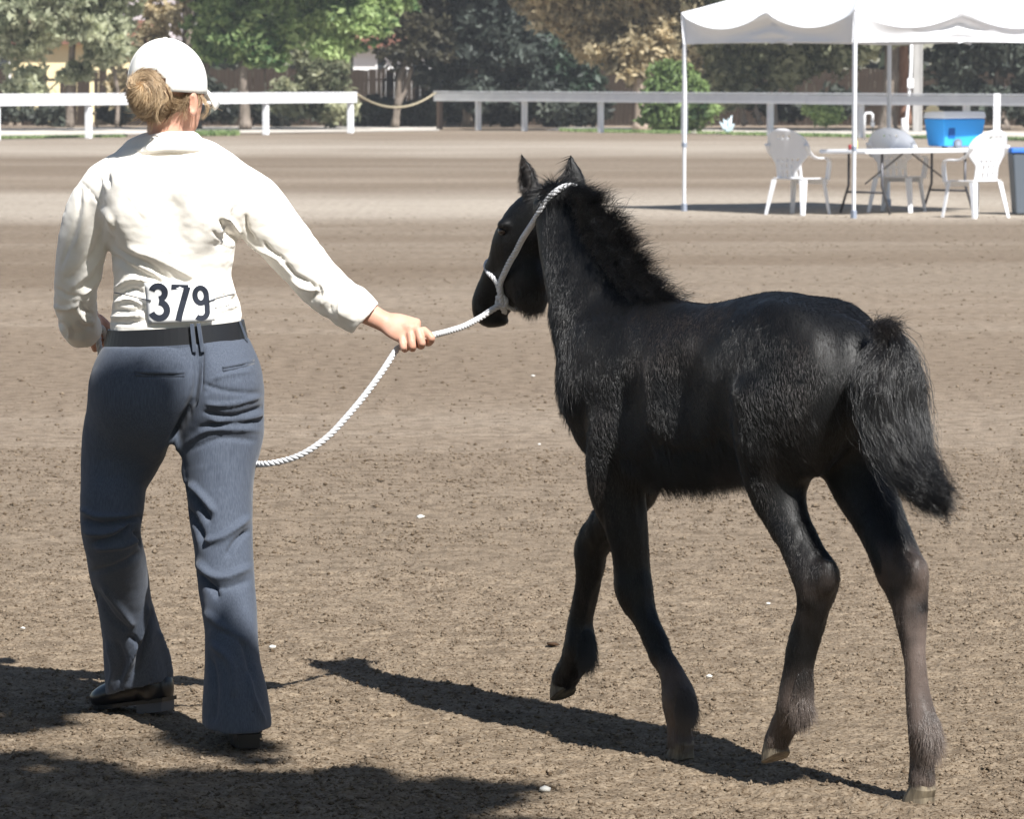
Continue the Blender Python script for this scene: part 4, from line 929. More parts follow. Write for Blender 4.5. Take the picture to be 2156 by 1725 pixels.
def fur(name, n, length, lift, rad, region=None, k=4, jit=.35, m=m_fur, tint_add=0.0, grav=0.0, curl=0.0):
    w = None
    if region is not None:
        fc = V[F].mean(1); w = region(fc, Nn[F[:, 0]]).astype(float)
    p, f = sample(V, F, n, w); nn = unit(Nn[F[f]].mean(1)); fl = flow(p, nn)
    cl = fbm(p * 30, 2, 91)[:, None]; cl2 = fbm(p * 30 + 50, 2, 92)[:, None]; sid = np.cross(nn, fl)
    d0 = unit(fl + sid * (cl * .35 + jit * .6 * rng.standard_normal((n, 1))) + nn * (lift * (1 + cl2) + .15 * rng.random((n, 1))))
    ln = (length * (0.6 + .8 * rng.random(n)) * (np.where(p[:, 2] < .62, .78, 1.0) * np.where((proj(p)[0] < 1150) & (p[:, 2] > .9), .55, 1.0) if length < .015 else 1.0))[:, None]; pts = np.zeros((n, k, 3)); pts[:, 0] = p - nn * .001; dcur = d0.copy(); ph = rng.random((n, 1)) * 6
    for i in range(1, k):
        dcur = unit(dcur + fl * .25 / (k - 1) + np.array([0, 0, -grav]) + (curl * np.sin(ph + i * 1.9) * sid if curl else 0) + .12 * jit * rng.standard_normal((n, 3)))
        pts[:, i] = pts[:, i - 1] + dcur * ln / (k - 1)
    lo = leg_coat_and_sun(p)
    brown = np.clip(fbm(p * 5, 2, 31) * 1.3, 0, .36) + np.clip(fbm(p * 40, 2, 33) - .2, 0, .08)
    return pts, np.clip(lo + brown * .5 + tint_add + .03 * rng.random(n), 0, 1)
pts, ti = fur('coat', 230000, .0135, .15, .0004, jit=.25)
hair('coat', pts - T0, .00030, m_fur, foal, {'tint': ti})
# tufts: belly fringe, throat, chest, fetlocks, forelock
def reg(fn): return fn
fr = []
def addfur(n, length, lift, region, **kw):
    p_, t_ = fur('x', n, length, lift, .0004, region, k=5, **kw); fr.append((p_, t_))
addfur(1600, .045, .7, lambda c, n: (n[:, 2] < -.5) & (c[:, 2] > .58) & (c[:, 2] < .75) & (np.abs((c - O) @ Hd - .08) < .22), grav=.2)
addfur(5000, .034, .5, lambda c, n: (n[:, 2] < -.45) & (c[:, 2] > .58) & (c[:, 2] < .78) & (np.abs((c - O) @ Hd - .08) < .25), grav=.3)
addfur(1000, .022, .5, jit=.9, region=lambda c, n: (proj(c)[0] < 1150) & (proj(c)[0] > 1085) & (proj(c)[1] > 610) & (proj(c)[1] < 700) & (n[:, 2] < .2), grav=.5)
addfur(3000, .026, .5, lambda c, n: np.clip((1225 - proj(c)[0]) / 60, 0, 1) ** 2 * (proj(c)[0] > 1140) * (proj(c)[1] > 640) * np.clip((950 - proj(c)[1]) / 150, 0, 1) * (n[:, 0] < -.2), grav=.3)
for (fx, fy, ft) in ((1460, 1500, -.03), (1252, 1385, .085), (1705, 1495, -.09), (1975, 1555, .05)):
    c_ = PT(fx, fy, ft); addfur(700, .042, .5, lambda c, n, c_=c_: (np.linalg.norm((c - c_) * [1, 1, .8], axis=1) < .034) & ((n @ Hd) < .1), grav=.15, tint_add=.05, curl=.4, jit=.7); addfur(1600, .024, .35, lambda c, n, c_=c_: (np.linalg.norm((c - c_) * [1, 1, .45], axis=1) < .045), grav=.15, tint_add=.0, curl=.3, jit=.5)
for (fx, fy, ft) in ((1434, 1556, -.03), (1190, 1424, .085), (1638, 1554, -.09), (1941, 1632, .05)):
    c_ = PT(fx, fy, ft); addfur(700, .016, .2, lambda c, n, c_=c_: (np.linalg.norm(c - c_, axis=1) < .034), grav=.3, tint_add=.1)
addfur(1700, .036, .9, lambda c, n: (np.abs(proj(c)[0] - 1168) < 34) & (proj(c)[1] < 425) & (n[:, 2] > .1))          # forelock and poll
addfur(1500, .016, .3, lambda c, n: (np.abs(proj(c)[0] - 1118) < 26) & (proj(c)[1] < 400) & (c[:, 2] > 1.2))
P_ = np.concatenate([a for a, b_ in fr]); T_ = np.concatenate([b_ for a, b_ in fr])
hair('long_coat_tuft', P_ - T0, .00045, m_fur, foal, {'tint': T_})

# ---- mane: stands up and outwards along the crest
crest = spline([(1208, 398), (1262, 432), (1302, 492), (1338, 550), (1372, 600), (1412, 632)], 12)
n = 17000; k = 7; u_ = rng.random(n) * (len(crest) - 1.001); i0 = u_.astype(int); fr_ = (u_ - i0)[:, None]
cp2 = crest[i0] * (1 - fr_) + crest[i0 + 1] * fr_; tg = unit(crest[np.minimum(i0 + 1, len(crest) - 1)] - crest[i0]); frac = u_ / (len(crest) - 1)
side = rng.standard_normal(n) * .020 - .004
inn = (rng.random(n) ** 2.0) * 50 * np.clip(.25 + frac * 2.2, 0, 1) * (1 - .35 * frac)
rx = cp2[:, 0] - tg[:, 1] * -1 * 0 - inn * tg[:, 1] * 1.0; ry = cp2[:, 1] + inn * tg[:, 0] * 1.0
roots = np.array([PT(a, c2, 0) for a, c2 in zip(rx, ry)]) - Rt[None] * (np.clip(inn / 46, 0, 1) * .052 + np.abs(side) * .3)[:, None]
roots = np.where((rng.random(n) < .35)[:, None], np.array([PT(a, c2, 0) for a, c2 in zip(cp2[:, 0], cp2[:, 1])]) + Rt[None] * (side * 1.2)[:, None], roots)
out = Hd[None] * (-tg[:, 1:2] * .9) * -1
outw = unit(-Hd[None] * 0.75 + UP[None] * (0.75 - .4 * frac[:, None]))
cl = fbm(roots * 55, 2, 61)[:, None]; cl2 = fbm(roots * 55 + 9, 2, 62)[:, None]
dcur = unit(outw + Rt[None] * (side * 12)[:, None] * .5 + np.array([0, 0, 1.]) * cl * 1.2 + Rt[None] * cl2 * 1.2 + Hd[None] * cl2 * .5 + .18 * rng.standard_normal((n, 3)))
ln = (.056 * (0.35 + 1.0 * rng.random(n) ** 1.6) * (1 - .25 * frac))[:, None]; pts = np.zeros((n, k, 3)); pts[:, 0] = roots
for i in range(1, k):
    dcur = unit(dcur + np.array([0, 0, -.10]) - Hd * .05 + .10 * rng.standard_normal((n, 3))); pts[:, i] = pts[:, i - 1] + dcur * ln / (k - 1)
hair('mane', pts - T0, .00034, m_fur, foal, {'tint': np.clip(.06 * rng.random(n) ** 4, 0, 1)})

# ---- tail: bushy, falling from the dock over the buttock
tc_ = spline([(1838, 688, 26, 0.02), (1842, 735, 56, 0.0), (1838, 800, 78, -.02), (1844, 880, 70, -.03), (1872, 955, 54, -.035), (1902, 1010, 40, -.04), (1926, 1042, 24, -.045), (1950, 1064, 8, -.045)], 10)
ctr = np.array([PT(a, b_, t_) for a, b_, w_, t_ in tc_]) - Hd * .055; rw = tc_[:, 2] / 940.0
nl = 420; k = 16; la = rng.random(nl) * 2 * math.pi; lr = rng.random(nl) ** .45; ls = rng.random(nl) ** 1.3 * .55; le = np.minimum(ls + .32 + .4 * rng.random(nl), 1.0); lsel = rng.random(nl) < .24; le[lsel] = .88 + .12 * rng.random(lsel.sum())
lw = rng.random((nl, 4)) * 6.28; lamp = .004 + .009 * rng.random(nl); lfl = rng.standard_normal((nl, 3)) * .012; per = 75; n = nl * per; li = np.repeat(np.arange(nl), per)
so_ = rng.standard_normal((n, 3)) * .0036; stray = rng.random(n) < .28; so_[stray] *= 4.2; sst = ls[li] + .05 * rng.random(n); sen = np.clip(le[li] * (.86 + .16 * rng.random(n)), 0, 1); ph_ = rng.random(n) * 6
pts = np.zeros((n, k, 3))
for i in range(k):
    q_ = i / (k - 1); f_ = (sst + (sen - sst) * q_) * (len(ctr) - 1); a_ = np.clip(f_.astype(int), 0, len(ctr) - 2); w_ = (f_ - a_)[:, None]
    c_ = ctr[a_] * (1 - w_) + ctr[a_ + 1] * w_; r_ = (rw[a_] * (1 - w_[:, 0]) + rw[a_ + 1] * w_[:, 0]) * lr[li] * min(1.0, .5 + .5 * i / 4)
    fl_t = f_ / len(ctr); am = lamp[li] * (.4 + q_)
    pts[:, i] = c_ + Rt * (np.cos(la[li]) * r_ + am * np.sin(fl_t * 15 + lw[li, 0]))[:, None] + Hd * (np.sin(la[li]) * r_ * .62 + am * np.sin(fl_t * 12 + lw[li, 1]))[:, None] + UP * (am * .5 * np.sin(fl_t * 19 + lw[li, 2]))[:, None]
    pts[:, i] += so_ * (1.15 - .5 * q_ if True else 1) * np.where(stray, .3 + 1.2 * q_, 1.0)[:, None] + lfl[li] * q_ ** 2 + .0026 * np.sin(f_ * 1.3 + ph_)[:, None] * Rt
hair('tail', pts - T0, .00042, m_fur, foal, {'tint': np.clip(.03 * rng.random(n) ** 3 + (.05 * (rng.random(nl) ** 5))[li], 0, 1)})
# upright tuft over the dock
n = 1300; k = 5; root = np.array([PT(1845, 690, 0)]) + rng.standard_normal((n, 3)) * [.015, .015, .009] - Hd * .02
dcur = unit(-Hd[None] * .8 + UP[None] * .35 + .35 * rng.standard_normal((n, 3))); ln = (.034 * (.5 + rng.random(n)))[:, None]; pts = np.zeros((n, k, 3)); pts[:, 0] = root
for i in range(1, k): dcur = unit(dcur + np.array([0, 0, -.25])); pts[:, i] = pts[:, i - 1] + dcur * ln / (k - 1)
hair('tail_top_tuft', pts - T0, .0005, m_fur, foal, {'tint': .05 + .1 * rng.random(n)})
# ================================================================ woman
DW = 10.15
def wf(rows, F_, k=.02, op='add', sub=4, U=None):
    """rows: x, y, half width px, depth radius m, distance"""
    C = np.array([P(r[0], r[1], r[4]) for r in rows]); T = np.gradient(C, axis=0); Vw = C - np.array([0, 0, CAMH])
    if U is None: U = unit(np.cross(unit(T), unit(Vw)))
    F_.tube(C, [r[2] * r[4] / FD for r in rows], [r[3] for r in rows], U, k=k, op=op, sub=sub)
base = np.array([-0.79, 10.15, 0.0])
woman = thing('person', 'woman in cream shirt, blue-grey trousers and white cap walking away, leading the foal', 'person', base)
PXM = DW / FD
X0 = np.array([1.0, 0, 0]); Y0 = np.array([0, 1.0, 0])

# ---- shirt
fs = Field((-1.16, 9.86, .93), (-.22, 10.72, 1.50), 0.0052)
wf([(354, 322, 58, .056, 10.17), (348, 344, 112, .070, 10.17), (350, 368, 152, .090, 10.16), (355, 410, 158, .108, 10.15), (360, 460, 146, .118, 10.15), (363, 510, 132, .120, 10.15),
    (362, 560, 125, .115, 10.16), (364, 605, 124, .108, 10.16), (368, 642, 132, .112, 10.16), (371, 675, 137, .122, 10.16), (371, 700, 138, .126, 10.16)], fs, k=.02)
# raised arm: shoulder, elbow, cuff
wf([(478, 395, 60, .062, 10.15), (530, 428, 64, .062, 10.16), (574, 478, 60, .058, 10.17), (618, 532, 56, .054, 10.18), (662, 582, 52, .051, 10.19), (704, 622, 49, .049, 10.19), (748, 654, 44, .046, 10.19), (800, 690, 40, .044, 10.19)], fs, k=.035)
# bent arm
wf([(222, 392, 50, .062, 10.15), (190, 440, 50, .062, 10.16), (176, 500, 52, .060, 10.17), (166, 560, 51, .058, 10.19), (160, 615, 46, .056, 10.22), (162, 655, 42, .052, 10.27), (170, 690, 34, .045, 10.34), (194, 733, 29, .042, 10.42)], fs, k=.03)
# rolled cuffs
pc = P(757, 661, 10.19); cd = unit(P(800, 690, 10.19) - P(704, 622, 10.19))
fs.tube([pc - cd * .030, pc + cd * .030], [.058, .048], [.056, .047], np.cross(cd, Y0), k=.004, sub=1)
fs.cut(P(772, 669, 10.19), cd * 1.0 + np.array([-.1, 0, -.10]), np.array([P(740, 560, 10.0)[0], 10.0, .95]), np.array([P(840, 800, 10.35)[0], 10.4, 1.2]), k=.003)
pe = P(792, 684, 10.19)
fs.tube([pc - cd * .01, pe + cd * .06], [.040, .036], [.039, .035], np.cross(cd, Y0), k=.003, op='sub', sub=1)
pl = P(172, 690, 10.33); ld = unit(P(200, 722, 10.42) - P(164, 668, 10.28))
fs.tube([pl - ld * .028, pl + ld * .030], [.050, .046], [.052, .048], np.cross(ld, Y0), k=.006, sub=1)
fs.cut(P(178, 700, 10.35), ld, np.array([-1.16, 10.2, .90]), np.array([-.93, 10.72, 1.06]), k=.003)
fs.tube([pl, pl + ld * .12], [.036, .034], [.038, .035], np.cross(ld, Y0), k=.003, op='sub', sub=1)
fs.cut(P(371, 693, 10.16), (0.06, 0, -1), (-.975, 9.9, .9), (-.60, 10.33, 1.06), k=.004)
fs.blob(P(285, 415, 10.05), (.07, .035, .10), None, k=.05); fs.blob(P(430, 415, 10.05), (.07, .035, .10), None, k=.05)     # shoulder blades
fs.tube([P(360, 440, 10.015), P(364, 620, 10.03)], [.016, .018], [.010, .010], X0, k=.04, op='sub', sub=1)
V, F = fs.mesh(2); N = normals(V, F)
if (N * (V - V.mean(0))).sum() < 0: F = F[:, ::-1].copy(); N = -N
px, py = proj(V)
def Z3(l): return [(88.4 + x * .4354, 44.2 + y * .4354) for x, y in l]
def ZB(l): return [(x * .492, 247.5 + y * .492) for x, y in l]
L_ = [ # ridge lines (photo px), width, height
    (Z3([(290, 900), (330, 960), (345, 1060)]), 7, .012), (Z3([(350, 960), (340, 1080), (400, 1130), (520, 1180), (620, 1260)]), 9, -.012),
    (Z3([(400, 1090), (520, 1130), (650, 1190), (760, 1260)]), 12, .009), (Z3([(330, 1130), (450, 1210), (600, 1275)]), 9, -.013),
    (Z3([(350, 1300), (430, 1250), (560, 1260)]), 5, .010), (Z3([(340, 1340), (430, 1300), (490, 1310)]), 4, -.011), (Z3([(345, 1370), (420, 1345), (500, 1375)]), 6, .010),
    (Z3([(335, 1400), (420, 1400), (490, 1395)]), 4, -.010), (Z3([(330, 1430), (420, 1430), (500, 1415)]), 6, .009), (Z3([(335, 1455), (420, 1460), (500, 1445)]), 4, -.008),
    (Z3([(860, 960), (900, 1020), (945, 1060)]), 6, -.014), (Z3([(880, 940), (930, 990), (960, 1030)]), 5, .010), (Z3([(985, 930), (990, 1000), (1030, 1060)]), 5, -.010),
    (Z3([(820, 1010), (860, 1050), (920, 1075)]), 4, -.004), (Z3([(840, 1050), (890, 1080), (930, 1080)]), 4, .004), (Z3([(480, 1105), (560, 1120), (640, 1135)]), 4, -.004),
    (Z3([(400, 850), (450, 920), (500, 980)]), 6, -.003), (Z3([(600, 1150), (650, 1180), (690, 1195)]), 5, -.003), (Z3([(830, 1330), (890, 1310), (940, 1320)]), 5, .008),
    (Z3([(820, 1300), (880, 1290), (940, 1295)]), 4, -.008), (Z3([(830, 1370), (890, 1350), (950, 1340)]), 4, -.009), (Z3([(850, 1400), (900, 1390), (955, 1370)]), 5, .007),
    (Z3([(830, 1430), (900, 1420), (955, 1405)]), 4, -.006), (Z3([(185, 775), (240, 830), (285, 900)]), 3, -.004), (Z3([(290, 700), (320, 750), (325, 810)]), 5, -.006),
    (Z3([(270, 720), (300, 760), (310, 820)]), 5, .005), (Z3([(1005, 800), (1000, 860), (985, 930)]), 3, -.004),
    (Z3([(190, 800), (170, 950), (130, 1080), (90, 1200)]), 6, -.006), (Z3([(215, 830), (200, 960), (160, 1100)]), 7, .006),
    (Z3([(300, 960), (260, 1100), (180, 1200), (110, 1260)]), 8, -.006), (Z3([(310, 1050), (280, 1150), (200, 1240), (130, 1300)]), 8, .007),
    (Z3([(290, 1170), (240, 1250), (170, 1300)]), 6, -.007), (Z3([(280, 1230), (230, 1300), (150, 1350)]), 7, .008), (Z3([(70, 1290), (120, 1330), (200, 1330)]), 6, -.008),
    (Z3([(65, 1380), (130, 1390), (200, 1350)]), 6, .008), (Z3([(180, 1350), (210, 1400), (250, 1420)]), 5, -.009), (Z3([(160, 1380), (200, 1440), (250, 1450)]), 5, .008),
    (Z3([(90, 1430), (130, 1470), (135, 1540)]), 5, .010), (Z3([(75, 1450), (105, 1490), (120, 1530)]), 4, -.010), (Z3([(170, 1450), (210, 1480), (250, 1480)]), 5, -.007),
    (ZB([(1040, 500), (1100, 560), (1180, 600), (1230, 660)]), 6, .008), (ZB([(1130, 530), (1160, 570), (1220, 610)]), 4, -.007), (ZB([(1220, 620), (1260, 670), (1330, 710)]), 5, -.008),
    (ZB([(1240, 690), (1300, 730), (1370, 740)]), 5, .009), (ZB([(1330, 700), (1350, 740), (1330, 790)]), 4, -.009), (ZB([(1370, 700), (1390, 750), (1370, 810)]), 5, .009),
    (ZB([(1400, 720), (1430, 760), (1410, 830)]), 4, -.009), (ZB([(1420, 690), (1460, 740), (1450, 850)]), 5, .008), (ZB([(1300, 640), (1360, 660), (1430, 700)]), 6, -.004),
    (ZB([(1512, 738), (1520, 790), (1512, 860)]), 3, -.010)]
L_ = [(a, w * .72, h * .95) for a, w, h in L_]
V = folds(V, N, px, py, L_); N2 = normals(V, F)
amp = .0022 + .0035 * np.clip((py - 480) / 150, 0, 1)
V = V + N2 * (amp * fbm(V * [16, 16, 26], 3, 8) + .0012 * fbm(V * [50, 50, 80], 2, 9))[:, None]
m_shirt = mat('cream_cotton', (0.87, 0.825, 0.75), 0.85, 0.2, bump=(45, 0.25, 0.004), sheen=0.2)
shirt = obj('shirt', V - base, F, m_shirt, woman, smooth=True)
# collar: a folded band round the neck
cb = []; nC = 40; rows_ = [(0.002, .0), (-.004, .022), (.004, .038), (.012, .032), (.024, .014), (.036, -.010), (.040, -.012), (.034, .010)]
cx0 = P(355, 312, 10.17); Vc = []; Fc = []
for i in range(nC + 1):
    a = -math.pi * .5 - math.pi * .86 + 2 * math.pi * .86 * i / nC     # opens at the front
    for r_, z_ in rows_:
        e = 1.0 + .25 * max(0, math.sin(a)); zz = z_ - .018 * max(0, math.sin(a)) - (.012 if math.cos(a) < 0 else 0.0) * abs(math.cos(a))
        Vc.append(cx0 + np.array([math.cos(a) * (.056 + r_ * 1.35), math.sin(a) * (.052 + r_) * e - .002, zz + .004]) - base)
m8 = len(rows_)
for i in range(nC):
    for j in range(m8): Fc.append((i * m8 + j, i * m8 + (j + 1) % m8, (i + 1) * m8 + (j + 1) % m8, (i + 1) * m8 + j))
obj('collar', Vc, Fc, m_shirt, shirt, smooth=True)

# ---- trousers
ft = Field((-1.11, 9.66, .015), (-.52, 10.75, 1.02), 0.0052)
wf([(371, 690, 137, .128, 10.16), (374, 722, 146, .134, 10.16), (376, 760, 160, .138, 10.15), (375, 800, 170, .140, 10.15), (368, 850, 172, .135, 10.15), (366, 880, 150, .11, 10.15)], ft, k=.02)
ft.blob(P(296, 828, 10.09), (.100, .090, .105), None, k=.09); ft.blob(P(462, 826, 10.085), (.092, .095, .10), None, k=.08)
wf([(278, 872, 88, .112, 10.15), (268, 905, 93, .115, 10.17), (256, 955, 84, .105, 10.18), (241, 1010, 71, .095, 10.17), (237, 1065, 68, .085, 10.14), (234, 1120, 63, .078, 10.14), (249, 1200, 62, .078, 10.24),
    (262, 1270, 58, .076, 10.32), (276, 1335, 61, .080, 10.38), (288, 1395, 69, .088, 10.43), (296, 1450, 74, .094, 10.46), (300, 1490, 78, .1, 10.47)], ft, k=.03)
wf([(463, 865, 84, .11, 10.14), (465, 905, 91, .112, 10.13), (461, 970, 80, .105, 10.11), (463, 1040, 70, .094, 10.09), (466, 1106, 66, .086, 10.07), (471, 1161, 62, .080, 10.05), (478, 1244, 59, .076, 10.02),
    (487, 1316, 56, .074, 9.99), (490, 1382, 58, .076, 9.96), (495, 1455, 67, .084, 9.94), (499, 1520, 73, .092, 9.93), (502, 1580, 75, .096, 9.93)], ft, k=.02)
ft.cut(P(371, 719, 10.16), (-.06, 0, 1), (-1.1, 9.7, .9), (-.5, 10.6, 1.1))
ft.blob(P(366, 968, 10.15), (.022, .25, .045), None, k=.03, op='sub')
# open hems
hl = P(302, 1447, 10.45); hr = P(507, 1528, 9.93)
ft.cut(hl, unit(np.array([.22, -.12, -1.0])), (-1.11, 10.2, 0), (-.70, 10.75, .22)); ft.cut(hr, unit(np.array([-.02, .10, -1.0])), (-.78, 9.6, 0), (-.5, 10.19, .12))
wf([(276, 1345, 50, .066, 10.38), (290, 1400, 60, .076, 10.43), (302, 1500, 66, .084, 10.47)], ft, k=.003, op='sub', sub=2)
wf([(492, 1430, 54, .07, 9.95), (499, 1510, 64, .082, 9.93), (503, 1610, 68, .088, 9.93)], ft, k=.003, op='sub', sub=2)
# seat seam
ft.tube([P(418, 745, 10.0), P(405, 850, 9.985), P(368, 925, 10.05)], [.006, .009, .012], [.02, .035, .04], X0, k=.03, op='sub', sub=3)
V, F = ft.mesh(2); N = normals(V, F)
if (N * (V - V.mean(0))).sum() < 0: F = F[:, ::-1].copy(); N = -N
px, py = proj(V)
def Z4(l): return [(88.4 + x * .5535, 663 + y * .5534) for x, y in l]
L_ = [(Z4([(610, 260), (700, 290), (840, 300)]), 5, -.004), (Z4([(620, 340), (720, 340), (835, 310)]), 5, .005), (Z4([(610, 370), (720, 385), (840, 350)]), 5, -.006),
      (Z4([(640, 400), (740, 405), (845, 375)]), 5, .006), (Z4([(600, 430), (700, 410), (840, 400)]), 5, -.006), (Z4([(540, 500), (620, 440), (720, 435), (830, 440)]), 7, .006), (Z4([(560, 520), (680, 470), (820, 480)]), 6, -.004),
      (Z4([(640, 250), (700, 230), (800, 215)]), 4, .003), (Z4([(620, 300), (650, 270), (660, 240)]), 5, -.004),
      (Z4([(530, 640), (600, 720), (640, 790)]), 7, -.010), (Z4([(560, 640), (610, 690), (660, 760)]), 8, .009), (Z4([(550, 740), (600, 820), (620, 880)]), 7, -.010),
      (Z4([(600, 860), (680, 850), (790, 770)]), 8, .009), (Z4([(700, 920), (740, 860), (790, 820)]), 6, -.009), (Z4([(590, 940), (640, 990), (700, 1000), (790, 960)]), 9, .010),
      (Z4([(590, 980), (650, 1040), (670, 1080)]), 7, -.010), (Z4([(620, 1030), (700, 1040), (790, 1010)]), 8, -.006), (Z4([(620, 1130), (700, 1200), (780, 1250)]), 9, .007),
      (Z4([(640, 1250), (720, 1330), (730, 1460)]), 9, .008), (Z4([(680, 1200), (770, 1260), (800, 1400)]), 8, -.007), (Z4([(640, 1300), (660, 1420), (650, 1560)]), 8, -.006), (Z4([(790, 1350), (800, 1450), (850, 1560)]), 6, .006),
      (Z4([(150, 740), (220, 770), (360, 760)]), 6, .008), (Z4([(155, 780), (240, 800), (385, 770)]), 6, -.010), (Z4([(190, 870), (280, 850), (340, 800)]), 6, -.010), (Z4([(160, 830), (250, 830), (330, 790)]), 6, .009),
      (Z4([(200, 890), (300, 880), (370, 850)]), 7, .007), (Z4([(350, 820), (370, 860), (395, 900)]), 5, -.007), (Z4([(180, 980), (280, 960), (380, 900)]), 8, -.005), (Z4([(190, 1040), (260, 1150), (330, 1210)]), 8, -.008), (Z4([(230, 1030), (300, 1120), (350, 1190)]), 8, .008),
      (Z4([(400, 1100), (370, 1230), (310, 1400)]), 5, .011), (Z4([(420, 1120), (400, 1230), (350, 1380)]), 6, -.010), (Z4([(330, 1220), (370, 1260), (360, 1330)]), 6, -.007), (Z4([(440, 1200), (470, 1290), (490, 1390)]), 6, .007),
      (Z4([(250, 1250), (270, 1340), (260, 1430)]), 6, .006), (Z4([(280, 1240), (310, 1320), (290, 1400)]), 7, -.006),
      (Z4([(355, 226), (450, 231), (542, 230)]), 3, -.006), (Z4([(355, 219), (450, 221), (542, 221)]), 3, .003), (Z4([(688, 212), (745, 199), (805, 184)]), 2.5, -.006), (Z4([(688, 203), (745, 189), (805, 175)]), 3, .003),
      (Z4([(612, 95), (612, 200), (608, 300)]), 2, -.003), (Z4([(505, 460), (530, 560), (560, 700)]), 4, .004)]
L_ = [(a, w * .85, h * 1.4) for a, w, h in L_]
V = folds(V, N, px, py, L_); N2 = normals(V, F)
V = V + N2 * (.0035 * fbm(V * [12, 12, 9], 3, 18) + .0008 * fbm(V * [50, 50, 50], 2, 9))[:, None]
m_tr = mat('slate_blue_wool', (0.058, 0.070, 0.096), 0.78, 0.15, noise=(420, (0.083, 0.098, 0.129), 3, (1, 1, .08)), bump=(1500, 0.2, 0.0008), sheen=0.12)
trousers = obj('trousers', V - base, F, m_tr, woman, smooth=True)
Vt, Ft = V, F

tpx, tpy = proj(Vt); tfr = normals(Vt, Ft)[:, 1] < -.1
def on_tr(x, y, off):
    d_ = np.where(tfr, (tpx - x) ** 2 + (tpy - y) ** 2, 1e9); k_ = np.argsort(d_)[:6]; q = Vt[k_].mean(0); return P(x, y, q[1] - off) - base
for nm, ln_ in (('pocket_welt', Z4([(355, 222), (400, 225), (450, 226), (500, 226), (542, 225)])), ('pocket_welt', Z4([(688, 207), (720, 200), (760, 191), (806, 179)]))):
    for dy_ in (-3.2, 3.2):
        mb = MB(); mb.tube([on_tr(x, y + dy_, .002) for x, y in ln_], .0038, 8, flat=.5, up=(0, 0, 1)); mb.build(nm, m_tr, trousers, smooth=True)
mb = MB(); mb.tube([on_tr(x, y, .0005) for x, y in Z4([(612, 120), (611, 160), (611, 200), (609, 250), (604, 300), (590, 345)])], .0016, 6); mb.build('seat_seam', m_tr, trousers, smooth=True)

def ring_on(cx_, cy0, cy1, hw0, hw1, dr, d, name, m, parent, thick=.004, a0=0.0, a1=2 * math.pi, n=64, tilt=0.0, cx1=None):
    """a band wrapped round the waist between two picture heights"""
    mb = MB(); Vv = []; Ff = []
    for i in range(n + 1):
        a = a0 + (a1 - a0) * i / n; c, s_ = math.cos(a), math.sin(a)
        for (cy, hw, th) in ((cy0, hw0, 0), (cy0, hw0, thick), (cy1, hw1, thick), (cy1, hw1, 0)):
            q = P(cx_ if cy == cy0 or cx1 is None else cx1, cy + tilt * c, d); w = hw * d / FD
            Vv.append(q + np.array([c * (w + th), s_ * (dr + th), 0]) - base)
    for i in range(n):
        for j in range(4): Ff.append((i * 4 + j, i * 4 + (j + 1) % 4, (i + 1) * 4 + (j + 1) % 4, (i + 1) * 4 + j))
    Ff += [(0, 1, 2, 3), tuple(n * 4 + j for j in (3, 2, 1, 0))]
    mb.add(Vv, Ff); return mb.build(name, m, parent, smooth=False)
m_belt = mat('black_leather', (0.014, 0.015, 0.018), 0.42, 0.5, bump=(400, .2, .0006))
belt = ring_on(370, 684, 721, 139, 147, .138, 10.16, 'belt', m_belt, woman, .006, tilt=-10)
ring_on(371, 720, 740, 147, 153, .141, 10.16, 'waistband', m_tr, trousers, .004, tilt=-9)
lp = MB()
for (x0_, y0_, x1_, y1_) in ((404, 682, 410, 741), (418, 681, 427, 741), (262, 697, 258, 735), (505, 677, 521, 718)):
    a = (x0_ - 371) / 142.; s_ = -math.sqrt(max(0, 1 - min(1, a * a)))
    p0 = P(x0_, y0_, 10.16 + s_ * .150); p1 = P(x1_, y1_, 10.16 + s_ * .153); w = np.array([.0048, 0, 0]) * max(.5, abs(s_)); yy = np.array([0, .003, 0])
    q = [p0 - w - yy, p0 + w - yy, p1 + w - yy, p1 - w - yy, p0 - w + yy, p0 + w + yy, p1 + w + yy, p1 - w + yy]
    o = MB(); o.add([v - base for v in q], [(0, 1, 2, 3), (7, 6, 5, 4), (0, 4, 5, 1), (1, 5, 6, 2), (2, 6, 7, 3), (3, 7, 4, 0)]); o.build('belt_loop', m_tr, trousers)

